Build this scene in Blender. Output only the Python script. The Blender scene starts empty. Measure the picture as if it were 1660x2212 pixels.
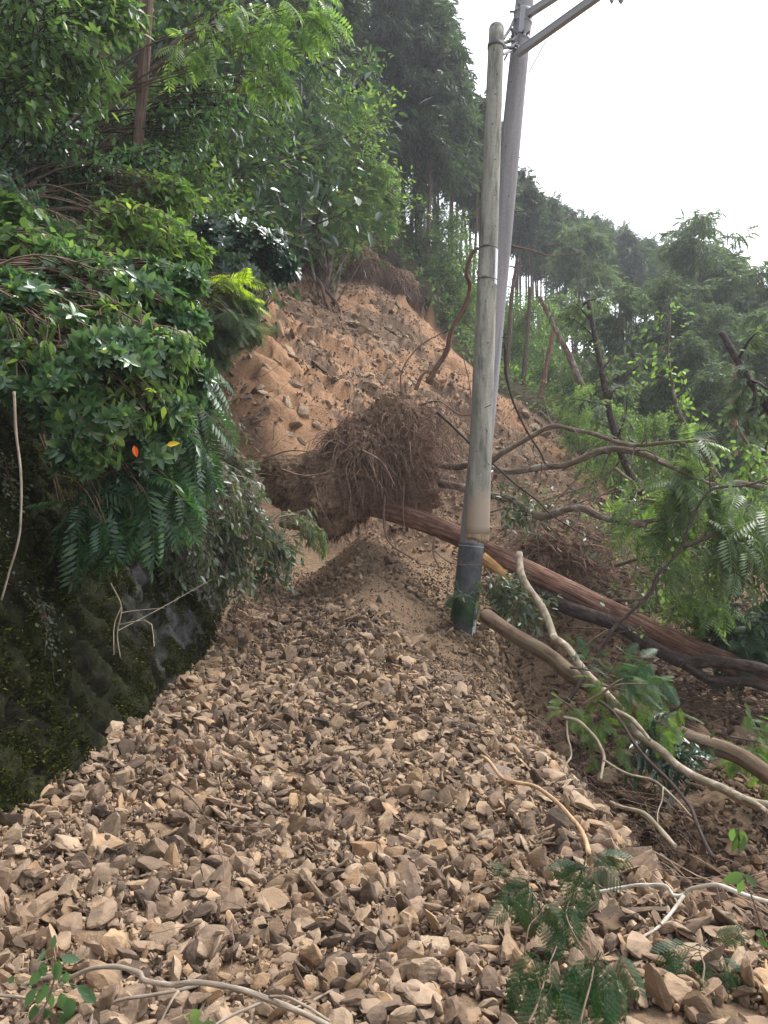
import bpy, bmesh, math
import numpy as np
from mathutils import Vector

# ------------------------------------------------------------------ camera, sky, sun, exposure
scene = bpy.context.scene
EYE = 1.75
cam_data = bpy.data.cameras.new("camera")
cam = bpy.data.objects.new("camera", cam_data)
scene.collection.objects.link(cam)
cam.location = (0, 0, EYE)
cam.rotation_euler = (math.radians(90), 0, 0)
cam_data.sensor_fit = 'VERTICAL'
cam_data.sensor_height = 36
cam_data.lens = 26
cam_data.clip_start = 0.05
cam_data.clip_end = 3000
scene.camera = cam

SUN_EL, SUN_AZ = math.radians(58), math.radians(50)      # azimuth clockwise from +Y (ahead, to the right)
world = bpy.data.worlds.new("World")
scene.world = world
world.use_nodes = True
wn = world.node_tree
wn.nodes.clear()
sky = wn.nodes.new('ShaderNodeTexSky')
sky.sky_type = 'NISHITA'
sky.sun_disc = False
sky.sun_elevation = SUN_EL
sky.sun_rotation = SUN_AZ
sky.air_density = 1.0
sky.dust_density = 2.0
sky.ozone_density = 1.5
hsv = wn.nodes.new('ShaderNodeHueSaturation')
hsv.inputs['Saturation'].default_value = 0.26
hsv.inputs['Value'].default_value = 1.0
bg = wn.nodes.new('ShaderNodeBackground')
bg.inputs['Strength'].default_value = 0.15
wo = wn.nodes.new('ShaderNodeOutputWorld')
wn.links.new(sky.outputs[0], hsv.inputs['Color'])
wn.links.new(hsv.outputs[0], bg.inputs['Color'])
wn.links.new(bg.outputs[0], wo.inputs['Surface'])

sd = bpy.data.lights.new("sun", 'SUN')
sd.energy = 1.3
sd.angle = math.radians(22)
sd.color = (1.0, 0.965, 0.93)
sun = bpy.data.objects.new("sun", sd)
scene.collection.objects.link(sun)
sdir = Vector((math.sin(SUN_AZ) * math.cos(SUN_EL), math.cos(SUN_AZ) * math.cos(SUN_EL), math.sin(SUN_EL)))
sun.rotation_euler = (-sdir).to_track_quat('-Z', 'Y').to_euler()
sun.location = (20, 10, 40)

scene.view_settings.view_transform = 'Standard'
scene.view_settings.look = 'None'
scene.view_settings.gamma = 1
scene.view_settings.exposure = 1.46
scene.render.engine = 'CYCLES'
scene.cycles.use_denoising = True
scene.cycles.max_bounces = 6
scene.cycles.diffuse_bounces = 4
scene.cycles.transmission_bounces = 4
scene.cycles.transparent_max_bounces = 4
scene.cycles.volume_bounces = 0
HAZE = 0.0017

# ------------------------------------------------------------------ helpers
FPX = 1597.0
def W(px, py, d):
    """photo point (in a 1660 x 2212 frame) at forward distance d -> world position"""
    return np.array([(px - 830.0) / FPX * d, d, EYE + (1106.0 - py) / FPX * d])
def Z(ox, oy, k, pts):
    return [((ox + u * k) * 0.9357, (oy + v * k) * 0.9357) for u, v in pts]
def P3(pts, d0, d1=None):
    d1 = d0 if d1 is None else d1
    n = len(pts)
    return np.array([W(p[0], p[1], d0 + (d1 - d0) * i / max(1, n - 1)) for i, p in enumerate(pts)])
def nrm(v):
    return v / np.maximum(np.linalg.norm(v, axis=-1, keepdims=True), 1e-9)
def sstep(x, a, b):
    t = np.clip((x - a) / (b - a), 0, 1)
    return t * t * (3 - 2 * t)

def _hash(ix, iy, iz, seed):
    h = (ix * 374761393 + iy * 668265263 + iz * 2147483647 + seed * 1274126177) & 0xFFFFFFFF
    h = ((h ^ (h >> 13)) * 1274126177) & 0xFFFFFFFF
    h = ((h ^ (h >> 16)) * 2246822519) & 0xFFFFFFFF
    return ((h ^ (h >> 15)) & 0xFFFFFF) / float(0xFFFFFF) * 2 - 1
def vnoise(p, seed=0):
    p = np.asarray(p, float)
    i = np.floor(p).astype(np.int64)
    f = p - i
    f = f * f * (3 - 2 * f)
    out = 0
    for a in (0, 1):
        wx = f[:, 0] if a else 1 - f[:, 0]
        for b in (0, 1):
            wy = f[:, 1] if b else 1 - f[:, 1]
            for c in (0, 1):
                wz = f[:, 2] if c else 1 - f[:, 2]
                out = out + wx * wy * wz * _hash(i[:, 0] + a, i[:, 1] + b, i[:, 2] + c, seed)
    return out
def fbm(p, oct=4, seed=0, ridged=False):
    s, a, t = 0, 1.0, 0
    p = np.asarray(p, float)
    for o in range(oct):
        n = vnoise(p * 2.0 ** o + 17.3 * o, seed + o)
        if ridged:
            n = 1 - 2 * np.abs(n)
        s = s + a * n
        t += a
        a *= 0.5
    return s / t
def xyz(x, y, z=0.0):
    return np.stack([x, y, np.zeros_like(x) + z], -1)

class MB:
    def __init__(s):
        s.V, s.F, s.U, s.n = [], [], [], 0
    def add(s, V, F, U=None):
        V = np.asarray(V, float).reshape(-1, 3)
        F = np.asarray(F, np.int64).reshape(-1, 3)
        s.V.append(V)
        s.F.append(F + s.n)
        s.U.append(np.zeros((len(V), 2)) if U is None else np.asarray(U, float).reshape(-1, 2))
        s.n += len(V)
        return s
    def arrays(s):
        return np.concatenate(s.V), np.concatenate(s.F), np.concatenate(s.U)

def mesh_data(name, mb, mat, smooth=False, attr=None, origin=None):
    V, F, U = mb.arrays() if isinstance(mb, MB) else mb
    if origin is not None:
        V = V - np.asarray(origin)
    me = bpy.data.meshes.new(name)
    me.vertices.add(len(V))
    me.vertices.foreach_set('co', V.astype(np.float32).ravel())
    me.loops.add(len(F) * 3)
    me.loops.foreach_set('vertex_index', F.astype(np.int32).ravel())
    me.polygons.add(len(F))
    me.polygons.foreach_set('loop_start', np.arange(0, len(F) * 3, 3, dtype=np.int32))
    me.polygons.foreach_set('use_smooth', np.full(len(F), smooth))
    uv = me.uv_layers.new(name='UVMap')
    uv.data.foreach_set('uv', U[F.ravel()].astype(np.float32).ravel())
    if attr:
        for k, a in attr.items():
            at = me.attributes.new(k, 'FLOAT', 'POINT')
            at.data.foreach_set('value', a.astype(np.float32))
    me.update(calc_edges=True)
    if mat is not None:
        me.materials.append(mat)
    return me
def obj(name, mb, mat, parent=None, smooth=False, attr=None, origin=None):
    me = mb if isinstance(mb, bpy.types.Mesh) else mesh_data(name, mb, mat, smooth, attr, origin)
    o = bpy.data.objects.new(name, me)
    scene.collection.objects.link(o)
    if parent is not None:
        o.parent = parent
    elif origin is not None:
        o.location = tuple(origin)
    return o
def tag(o, label=None, cat=None, group=None, kind=None):
    if label: o['label'] = label
    if cat: o['category'] = cat
    if group: o['group'] = group
    if kind: o['kind'] = kind
    return o
def thing(name, label, cat, loc=(0, 0, 0), group=None):
    o = bpy.data.objects.new(name, None)
    scene.collection.objects.link(o)
    o.location = tuple(loc)
    o.empty_display_size = 0.2
    return tag(o, label, cat, group)
def copy_thing(src, loc, rot=(0, 0, 0), sc=1.0, label=None, group=None):
    r = src.copy()
    scene.collection.objects.link(r)
    r.location = tuple(loc)
    r.rotation_euler = rot
    r.scale = (sc, sc, sc) if np.isscalar(sc) else sc
    if label: r['label'] = label
    if group: r['group'] = group
    for ch in list(src.children):
        c = ch.copy()
        scene.collection.objects.link(c)
        c.parent = r
    return r

def spline(P, n):
    P = np.asarray(P, float)
    if len(P) < 3:
        t = np.linspace(0, 1, n)[:, None]
        return P[0] * (1 - t) + P[-1] * t
    Q = np.vstack([2 * P[0] - P[1], P, 2 * P[-1] - P[-2]])
    m = len(P) - 1
    out = []
    for t in np.linspace(0, m - 1e-6, n):
        i = int(t)
        f = t - i
        a, b, c, d = Q[i], Q[i + 1], Q[i + 2], Q[i + 3]
        out.append(0.5 * ((2 * b) + (-a + c) * f + (2 * a - 5 * b + 4 * c - d) * f * f + (-a + 3 * b - 3 * c + d) * f ** 3))
    return np.array(out)
def tubes(paths, radii, ns=5, cap=False, vlen=True):
    """a batch of tubes: paths (N,M,3), radii (N,M)"""
    paths = np.asarray(paths, float)
    radii = np.asarray(radii, float)
    N, M, _ = paths.shape
    T = np.gradient(paths, axis=1)
    T = nrm(T)
    mean = nrm(paths[:, -1] - paths[:, 0])
    ref = np.where(np.abs(mean[:, 2:3]) > 0.8, np.array([[0.31, 1.0, 0.05]]), np.array([[0.1, 0.2, 1.0]]))
    ref = nrm(ref)[:, None, :].repeat(M, 1)
    u = nrm(np.cross(T, ref))
    v = np.cross(T, u)
    a = np.linspace(0, 2 * np.pi, ns + 1)
    ring = np.cos(a)[None, None, :, None] * u[:, :, None, :] + np.sin(a)[None, None, :, None] * v[:, :, None, :]
    V = paths[:, :, None, :] + ring * radii[:, :, None, None]
    L = np.concatenate([np.zeros((N, 1)), np.cumsum(np.linalg.norm(np.diff(paths, axis=1), axis=2), 1)], 1)
    U = np.stack([np.broadcast_to((a / (2 * np.pi))[None, None, :], (N, M, ns + 1)), np.broadcast_to(L[:, :, None], (N, M, ns + 1))], -1)
    k = ns + 1
    i, j = np.meshgrid(np.arange(M - 1), np.arange(ns), indexing='ij')
    q = np.stack([i * k + j, i * k + j + 1, (i + 1) * k + j + 1, (i + 1) * k + j], -1).reshape(-1, 4)
    f = np.concatenate([q[:, [0, 1, 2]], q[:, [0, 2, 3]]])
    if cap:
        c0 = np.array([[0, j + 1, j] for j in range(1, ns - 1)])
        b = (M - 1) * k
        c1 = np.array([[b, b + j, b + j + 1] for j in range(1, ns - 1)])
        f = np.concatenate([f, c0, c1])
    F = (f[None] + (np.arange(N) * M * k)[:, None, None]).reshape(-1, 3)
    return V.reshape(-1, 3), F, U.reshape(-1, 2)
def limb(mb, P, r0, r1, n=24, ns=10, wob=0.0, seed=1, knob=0.0, cap=True):
    p = spline(P, n)
    if wob:
        q = p / max(wob * 24, 0.08)
        p = p + wob * np.stack([vnoise(q, seed), vnoise(q + 50, seed + 1), vnoise(q + 90, seed + 2)], -1)
    r = np.linspace(r0, r1, n)
    if knob:
        r = r * (1 + knob * vnoise(p * (0.35 / max(r0, 0.01)), seed + 5))
    mb.add(*tubes(p[None], r[None], ns, cap))
    return p
def inst(tv, tf, pos, R, s):
    """template (k,3) placed N times: pos (N,3), R (N,3,3) columns = axes, s (N,) or (N,3)"""
    pos = np.asarray(pos)
    s = np.asarray(s, float)
    if s.ndim == 0:
        s = np.full(len(pos), float(s))
    loc = tv[None] * (s[:, None, None] if s.ndim == 1 else s[:, None, :])
    V = np.einsum('nij,nkj->nki', R, loc) + pos[:, None, :]
    F = tf[None] + (np.arange(len(pos)) * len(tv))[:, None, None]
    return V.reshape(-1, 3), F.reshape(-1, 3)
def frames(d, n):
    d = nrm(d)
    y = nrm(np.cross(n, d))
    z = np.cross(d, y)
    return np.stack([d, y, z], -1)
def rnd_rot(rng, N):
    a = nrm(rng.normal(size=(N, 3)))
    b = rng.normal(size=(N, 3))
    return frames(a, b)
def rdir(rng, N):
    return nrm(rng.normal(size=(N, 3)))

# ------------------------------------------------------------------ materials
def mat_new(name):
    m = bpy.data.materials.new(name)
    m.use_nodes = True
    nt = m.node_tree
    nt.nodes.clear()
    return m, nt, (lambda t, **k: _nd(nt, t, **k))
def _nd(nt, t, **k):
    n = nt.nodes.new(t)
    for a, b in k.items():
        if a.startswith('i_'):
            n.inputs[a[2:]].default_value = b
        else:
            setattr(n, a, b)
    return n
def ramp(nt, src, stops):
    r = nt.nodes.new('ShaderNodeValToRGB')
    el = r.color_ramp.elements
    while len(el) > 1:
        el.remove(el[-1])
    el[0].position = stops[0][0]
    el[0].color = (*stops[0][1], 1)
    for p, c in stops[1:]:
        e = el.new(p)
        e.color = (*c, 1)
    nt.links.new(src, r.inputs[0])
    return r.outputs[0]
def mixc(nt, fac, a, b, mode='MIX'):
    m = nt.nodes.new('ShaderNodeMix')
    m.data_type = 'RGBA'
    m.blend_type = mode
    for s, v in ((0, fac), (6, a), (7, b)):
        if hasattr(v, 'links'):
            nt.links.new(v, m.inputs[s])
        else:
            m.inputs[s].default_value = v if s == 0 else (*v, 1)
    return m.outputs[2]
def noise_tex(nt, vec, scale, detail=4, rough=0.6, dist=0.0):
    n = nt.nodes.new('ShaderNodeTexNoise')
    n.inputs['Scale'].default_value = scale
    n.inputs['Detail'].default_value = detail
    n.inputs['Roughness'].default_value = rough
    n.inputs['Distortion'].default_value = dist
    if vec is not None:
        nt.links.new(vec, n.inputs['Vector'])
    return n.outputs['Fac']
def mapping(nt, vec, scale=(1, 1, 1), rot=(0, 0, 0)):
    m = nt.nodes.new('ShaderNodeMapping')
    m.inputs['Scale'].default_value = scale
    m.inputs['Rotation'].default_value = rot
    nt.links.new(vec, m.inputs['Vector'])
    return m.outputs[0]
def finish(nt, col, rough=0.9, bump=None, bstr=0.5, bdist=0.02, spec=0.3, metal=0.0):
    b = nt.nodes.new('ShaderNodeBsdfPrincipled')
    if hasattr(col, 'links'):
        nt.links.new(col, b.inputs['Base Color'])
    else:
        b.inputs['Base Color'].default_value = (*col, 1)
    b.inputs['Roughness'].default_value = rough
    b.inputs['Specular IOR Level'].default_value = spec
    b.inputs['Metallic'].default_value = metal
    if bump is not None:
        bp = nt.nodes.new('ShaderNodeBump')
        bp.inputs['Strength'].default_value = bstr
        bp.inputs['Distance'].default_value = bdist
        nt.links.new(bump, bp.inputs['Height'])
        nt.links.new(bp.outputs[0], b.inputs['Normal'])
    o = nt.nodes.new('ShaderNodeOutputMaterial')
    nt.links.new(b.outputs[0], o.inputs['Surface'])
    return b

def leaf_mat(name, dark, mid, light, trans=0.35, rough=0.42, spec=0.5, tcol=None, objvar=0.0):
    m, nt, N = mat_new(name)
    g = N('ShaderNodeNewGeometry')
    stops = [(0.0, dark), (0.45, mid), (0.85, mid), (1.0, light)]
    col = ramp(nt, g.outputs['Random Per Island'], stops)
    if objvar:
        oi = N('ShaderNodeObjectInfo')
        h = N('ShaderNodeHueSaturation')
        mr = N('ShaderNodeMapRange')
        mr.inputs['To Min'].default_value = 1 - objvar
        mr.inputs['To Max'].default_value = 1 + objvar
        nt.links.new(oi.outputs['Random'], mr.inputs['Value'])
        nt.links.new(mr.outputs[0], h.inputs['Value'])
        nt.links.new(col, h.inputs['Color'])
        col = h.outputs[0]
    b = N('ShaderNodeBsdfPrincipled')
    nt.links.new(col, b.inputs['Base Color'])
    b.inputs['Roughness'].default_value = rough
    b.inputs['Specular IOR Level'].default_value = spec
    t = N('ShaderNodeBsdfTranslucent')
    tc = mixc(nt, 1.0, col, tcol or (1.75, 1.85, 0.95), 'MULTIPLY')
    nt.links.new(tc, t.inputs['Color'])
    mx = N('ShaderNodeMixShader')
    mx.inputs[0].default_value = trans
    nt.links.new(b.outputs[0], mx.inputs[1])
    nt.links.new(t.outputs[0], mx.inputs[2])
    o = N('ShaderNodeOutputMaterial')
    nt.links.new(mx.outputs[0], o.inputs['Surface'])
    return m
M = {}
M['leaf_glossy'] = leaf_mat('glossy evergreen leaf', (0.035, 0.085, 0.04), (0.09, 0.18, 0.08), (0.26, 0.38, 0.11), 0.34, 0.28, 0.8)
M['leaf_darkglossy'] = leaf_mat('dark glossy leaf', (0.018, 0.042, 0.028), (0.042, 0.085, 0.052), (0.10, 0.17, 0.07), 0.22, 0.28, 0.9)
M['leaf_mid'] = leaf_mat('broad leaf', (0.036, 0.072, 0.027), (0.092, 0.16, 0.055), (0.24, 0.33, 0.085), 0.45, 0.4, 0.6, objvar=0.25)
M['leaf_bright'] = leaf_mat('bright leaf', (0.07, 0.13, 0.04), (0.14, 0.23, 0.07), (0.32, 0.42, 0.1), 0.52, 0.42, 0.5, objvar=0.2)
M['leaf_pinnate'] = leaf_mat('pinnate leaf', (0.022, 0.06, 0.028), (0.04, 0.10, 0.04), (0.10, 0.19, 0.05), 0.35, 0.4, 0.6)
M['leaf_pale'] = leaf_mat('pale fallen leaf', (0.07, 0.12, 0.055), (0.15, 0.22, 0.10), (0.28, 0.36, 0.15), 0.45, 0.4, 0.6, objvar=0.2)
M['leaf_yellow'] = leaf_mat('yellow green leaf', (0.16, 0.22, 0.025), (0.28, 0.38, 0.035), (0.45, 0.5, 0.06), 0.55, 0.5, 0.4)
M['leaf_vine'] = leaf_mat('vine leaf', (0.04, 0.06, 0.035), (0.085, 0.12, 0.065), (0.26, 0.31, 0.2), 0.3, 0.34, 0.7)
M['leaf_silk'] = leaf_mat('silk tree leaflet', (0.014, 0.04, 0.016), (0.028, 0.08, 0.026), (0.09, 0.15, 0.03), 0.3, 0.45, 0.4)
M['needle'] = leaf_mat('conifer foliage', (0.022, 0.042, 0.027), (0.055, 0.09, 0.05), (0.12, 0.16, 0.07), 0.32, 0.55, 0.35, objvar=0.35)
M['needle_pale'] = leaf_mat('pale conifer foliage', (0.045, 0.07, 0.045), (0.11, 0.155, 0.09), (0.2, 0.25, 0.13), 0.42, 0.55, 0.35, objvar=0.2)
M['moss'] = leaf_mat('moss', (0.010, 0.012, 0.004), (0.032, 0.036, 0.009), (0.15, 0.155, 0.028), 0.15, 0.95, 0.05)

def rock_mat(name, island, brown_shade=1.0):
    m, nt, N = mat_new(name)
    tc = N('ShaderNodeTexCoord')
    g = N('ShaderNodeNewGeometry')
    if island:
        base = ramp(nt, g.outputs['Random Per Island'], [(0, (0.065, 0.048, 0.036)), (0.16, (0.13, 0.094, 0.068)), (0.34, (0.22, 0.158, 0.112)), (0.6, (0.315, 0.229, 0.16)),
                                                        (0.82, (0.39, 0.292, 0.2)), (0.94, (0.39, 0.26, 0.15)), (1, (0.18, 0.13, 0.095))])
    else:
        oi = N('ShaderNodeObjectInfo')
        base = oi.outputs['Color']
    pos = g.outputs['Position'] if island else tc.outputs['Object']
    n1 = noise_tex(nt, pos, 9 if not island else 14, 6, 0.65)
    v = ramp(nt, n1, [(0.3, (0.4, 0.38, 0.37)), (0.5, (0.95, 0.93, 0.92)), (0.7, (1.35, 1.3, 1.22))])
    col = mixc(nt, 0.8, base, v, 'MULTIPLY')
    if brown_shade != 1.0:
        col = mixc(nt, 1.0, col, (brown_shade * 1.04, brown_shade * 0.97, brown_shade * 0.93), 'MULTIPLY')
    n2 = noise_tex(nt, pos, 3.0, 3, 0.5)
    st = ramp(nt, n2, [(0.52, (0, 0, 0)), (0.68, (1, 1, 1))])
    col = mixc(nt, mixc(nt, 1.0, st, (0.45 * brown_shade, 0.45 * brown_shade, 0.45 * brown_shade), 'MULTIPLY'), col, (0.33, 0.215, 0.12))
    n3 = noise_tex(nt, pos, 45, 5, 0.7)
    lay = noise_tex(nt, mapping(nt, pos, (6, 9, 60), (0.3, 0.2, 0)), 1.0, 3, 0.6)
    ad = N('ShaderNodeMath', operation='ADD')
    nt.links.new(n3, ad.inputs[0])
    nt.links.new(lay, ad.inputs[1])
    finish(nt, col, 0.92, ad.outputs[0], 0.7, 0.008 if not island else 0.006, 0.2)
    return m
M['rubble'] = rock_mat('broken shale rubble', True)
M['rubble_brown_shade'] = rock_mat('brown soil coated rubble with painted shade', True, 0.62)  # darker rubble copy: browner stone, plus some shade put into the colour
M['rock'] = rock_mat('angular rock', False)

def ground_mat():
    m, nt, N = mat_new('landslide soil and forest floor')
    g = N('ShaderNodeNewGeometry')
    pos = g.outputs['Position']
    at = N('ShaderNodeAttribute', attribute_name='bare')
    at2 = N('ShaderNodeAttribute', attribute_name='tone')
    at3 = N('ShaderNodeAttribute', attribute_name='scar')
    fine = noise_tex(nt, pos, 22, 6, 0.7)
    midn = noise_tex(nt, pos, 2.6, 5, 0.6, 0.4)
    orange = ramp(nt, fine, [(0.25, (0.22, 0.118, 0.064)), (0.5, (0.375, 0.215, 0.122)), (0.75, (0.48, 0.31, 0.185))])
    brown = ramp(nt, fine, [(0.28, (0.075, 0.05, 0.035)), (0.5, (0.19, 0.125, 0.082)), (0.75, (0.33, 0.225, 0.15))])
    ad = N('ShaderNodeMath', operation='ADD')
    nt.links.new(at2.outputs['Fac'], ad.inputs[0])
    nt.links.new(midn, ad.inputs[1])
    tone = ramp(nt, ad.outputs[0], [(0.46, (0, 0, 0)), (0.60, (1, 1, 1))])
    scar = mixc(nt, tone, brown, orange)
    debris = ramp(nt, fine, [(0.25, (0.13, 0.088, 0.057)), (0.5, (0.27, 0.185, 0.118)), (0.75, (0.40, 0.28, 0.18))])
    bare = mixc(nt, at3.outputs['Fac'], debris, scar)
    floor = ramp(nt, fine, [(0.3, (0.02, 0.018, 0.01)), (0.55, (0.055, 0.045, 0.022)), (0.75, (0.07, 0.085, 0.03))])
    col = mixc(nt, at.outputs['Fac'], floor, bare)
    pebb = noise_tex(nt, pos, 60, 4, 0.7)
    s = N('ShaderNodeMath', operation='ADD')
    nt.links.new(pebb, s.inputs[0])
    nt.links.new(fine, s.inputs[1])
    finish(nt, col, 0.95, s.outputs[0], 0.8, 0.03, 0.15)
    return m
M['ground'] = ground_mat()

def bark_mat(name, c0, c1, c2, around=18, along=1.6, bd=0.02, patch=None, rough=0.9):
    m, nt, N = mat_new(name)
    uv = N('ShaderNodeUVMap')
    n1 = noise_tex(nt, mapping(nt, uv.outputs[0], (around, along, 1)), 1.0, 6, 0.65, 0.6)
    g = N('ShaderNodeNewGeometry')
    n2 = noise_tex(nt, g.outputs['Position'], 9, 4, 0.6)
    col = ramp(nt, n1, [(0.33, c0), (0.5, c1), (0.68, c2)])
    v = ramp(nt, n2, [(0.3, (0.7, 0.7, 0.72)), (0.7, (1.2, 1.18, 1.15))])
    col = mixc(nt, 0.8, col, v, 'MULTIPLY')
    if patch:
        n3 = noise_tex(nt, g.outputs['Position'], 5.0, 5, 0.6)
        f = ramp(nt, n3, [(0.52, (0, 0, 0)), (0.6, (0.75, 0.75, 0.75))])
        col = mixc(nt, f, col, patch)
    finish(nt, col, rough, n1, 0.9, bd, 0.2)
    return m
M['bark_red'] = bark_mat('red cedar bark', (0.075, 0.038, 0.028), (0.22, 0.115, 0.083), (0.42, 0.27, 0.21), 22, 2.2, 0.03)
M['bark_cedar'] = bark_mat('standing cedar bark', (0.05, 0.03, 0.022), (0.13, 0.085, 0.065), (0.24, 0.18, 0.15), 16, 1.2, 0.02)
M['bark_grey'] = bark_mat('grey brown bark', (0.07, 0.05, 0.037), (0.16, 0.12, 0.09), (0.27, 0.22, 0.17), 5, 5, 0.006, (0.30, 0.27, 0.22))
M['bark_dark'] = bark_mat('dark wet bark', (0.025, 0.017, 0.015), (0.06, 0.042, 0.037), (0.12, 0.09, 0.08), 9, 9, 0.008)
M['bark_log'] = bark_mat('brown log bark', (0.07, 0.045, 0.03), (0.15, 0.10, 0.068), (0.24, 0.17, 0.12), 6, 2.0, 0.006, (0.17, 0.14, 0.085))
M['bark_pale'] = bark_mat('pale grey bark', (0.16, 0.125, 0.09), (0.33, 0.27, 0.2), (0.5, 0.44, 0.36), 3, 9, 0.004, (0.26, 0.24, 0.15))
M['bark_white'] = bark_mat('lichen white bark', (0.3, 0.26, 0.2), (0.62, 0.58, 0.5), (0.75, 0.72, 0.66), 3, 12, 0.003, (0.32, 0.27, 0.2))
M['twig'] = bark_mat('brown twig bark', (0.09, 0.06, 0.042), (0.19, 0.13, 0.095), (0.3, 0.22, 0.17), 3, 14, 0.002)
M['twig_tan'] = bark_mat('peeled tan root', (0.28, 0.17, 0.09), (0.5, 0.33, 0.19), (0.62, 0.45, 0.28), 3, 10, 0.002)
M['root'] = bark_mat('dry root', (0.12, 0.07, 0.052), (0.26, 0.165, 0.125), (0.42, 0.30, 0.235), 3, 12, 0.002)
M['splinter'] = bark_mat('fresh splintered wood', (0.35, 0.17, 0.06), (0.62, 0.36, 0.15), (0.75, 0.5, 0.26), 14, 3, 0.01)
M['deadstem'] = bark_mat('dead vine stem', (0.16, 0.12, 0.09), (0.32, 0.26, 0.2), (0.45, 0.38, 0.3), 3, 12, 0.002)

def soil_mat():
    m, nt, N = mat_new('root plate soil')
    g = N('ShaderNodeNewGeometry')
    f = noise_tex(nt, g.outputs['Position'], 14, 6, 0.7)
    f2 = noise_tex(nt, g.outputs['Position'], 3, 3, 0.6)
    c = ramp(nt, f, [(0.3, (0.08, 0.052, 0.036)), (0.5, (0.24, 0.165, 0.11)), (0.72, (0.42, 0.31, 0.21))])
    c = mixc(nt, 0.7, c, ramp(nt, f2, [(0.35, (0.6, 0.55, 0.5)), (0.65, (1.2, 1.15, 1.1))]), 'MULTIPLY')
    finish(nt, c, 0.97, f, 1.0, 0.06, 0.1)
    return m
M['soil'] = soil_mat()

def concrete_mat(name, c0, c1, c2, uvs=(3, 0.6), rough=0.85, stains=None, cut=None):
    m, nt, N = mat_new(name)
    uv = N('ShaderNodeUVMap')
    g = N('ShaderNodeNewGeometry')
    n1 = noise_tex(nt, mapping(nt, uv.outputs[0], (uvs[0], uvs[1], 1)), 2.0, 6, 0.65, 0.5)
    n2 = noise_tex(nt, g.outputs['Position'], 40, 4, 0.6)
    col = ramp(nt, n1, [(0.3, c0), (0.5, c1), (0.7, c2)])
    col = mixc(nt, 0.6, col, ramp(nt, n2, [(0.3, (0.75, 0.75, 0.75)), (0.7, (1.15, 1.15, 1.15))]), 'MULTIPLY')
    if stains:
        n3 = noise_tex(nt, mapping(nt, uv.outputs[0], (5, 1.1, 1)), 1.3, 5, 0.7)
        col = mixc(nt, ramp(nt, n3, [(0.5, (0, 0, 0)), (0.62, (0.8, 0.8, 0.8))]), col, stains)
    if cut:
        sp = N('ShaderNodeSeparateXYZ')
        nt.links.new(uv.outputs[0], sp.inputs[0])
        nn = noise_tex(nt, uv.outputs[0], 3, 3, 0.6)
        a = N('ShaderNodeMath', operation='MULTIPLY_ADD')
        a.inputs[1].default_value = 0.5
        nt.links.new(nn, a.inputs[0])
        nt.links.new(sp.outputs[1], a.inputs[2])
        col = mixc(nt, ramp(nt, a.outputs[0], [(cut[0] / 10.0, (1, 1, 1)), (cut[0] / 10.0 + 0.01, (0, 0, 0))]) if False else _lt(nt, a.outputs[0], cut[0]), col, cut[1])
    finish(nt, col, rough, n2, 0.3, 0.004, 0.25)
    return m
def _lt(nt, src, v):
    n = nt.nodes.new('ShaderNodeMapRange')
    n.inputs['From Min'].default_value = v - 0.10
    n.inputs['From Max'].default_value = v + 0.10
    n.inputs['To Min'].default_value = 1
    n.inputs['To Max'].default_value = 0
    nt.links.new(src, n.inputs['Value'])
    return n.outputs[0]
M['pole_old'] = concrete_mat('weathered concrete', (0.20, 0.19, 0.165), (0.33, 0.315, 0.27), (0.46, 0.44, 0.38), (3, 0.5), 0.85, (0.12, 0.125, 0.10), cut=(0.72, (0.40, 0.32, 0.25)))
M['pole_new'] = concrete_mat('grey concrete', (0.22, 0.205, 0.215), (0.30, 0.285, 0.295), (0.37, 0.35, 0.36), (3, 0.3), 0.8)
M['break'] = concrete_mat('broken concrete face', (0.2, 0.13, 0.08), (0.34, 0.24, 0.15), (0.5, 0.36, 0.24), (3, 3), 0.95)
M['sleeve'] = concrete_mat('dark rubber sleeve', (0.05, 0.052, 0.058), (0.10, 0.103, 0.112), (0.18, 0.18, 0.19), (3, 2), 0.7)
M['steel'] = concrete_mat('galvanised steel', (0.28, 0.28, 0.30), (0.38, 0.38, 0.40), (0.5, 0.5, 0.52), (2, 2), 0.5)
M['darksteel'] = concrete_mat('dark steel fitting', (0.06, 0.06, 0.07), (0.12, 0.12, 0.13), (0.2, 0.2, 0.21), (2, 2), 0.6)
M['plate'] = concrete_mat('white enamel plate', (0.6, 0.6, 0.62), (0.74, 0.74, 0.76), (0.8, 0.8, 0.82), (2, 2), 0.35)
M['ink'] = concrete_mat('black ink', (0.02, 0.02, 0.02), (0.03, 0.03, 0.03), (0.04, 0.04, 0.04), (2, 2), 0.5)

def wall_mat():
    m, nt, N = mat_new('mossy concrete blocks')
    g = N('ShaderNodeNewGeometry')
    pos = g.outputs['Position']
    at = N('ShaderNodeAttribute', attribute_name='bare')
    n1 = noise_tex(nt, pos, 12, 6, 0.7)
    n2 = noise_tex(nt, pos, 2.2, 4, 0.6)
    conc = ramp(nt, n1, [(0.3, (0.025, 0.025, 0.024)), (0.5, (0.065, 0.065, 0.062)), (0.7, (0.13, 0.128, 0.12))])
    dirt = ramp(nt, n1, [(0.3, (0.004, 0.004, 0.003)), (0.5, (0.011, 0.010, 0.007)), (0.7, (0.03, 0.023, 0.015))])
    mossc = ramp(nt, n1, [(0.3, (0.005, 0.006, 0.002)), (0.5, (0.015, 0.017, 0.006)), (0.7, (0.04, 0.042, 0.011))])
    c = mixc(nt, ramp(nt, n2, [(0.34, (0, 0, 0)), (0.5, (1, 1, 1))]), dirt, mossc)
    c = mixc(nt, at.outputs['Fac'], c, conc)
    finish(nt, c, 0.95, n1, 1.0, 0.03, 0.12)
    return m
M['wall'] = wall_mat()

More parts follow.
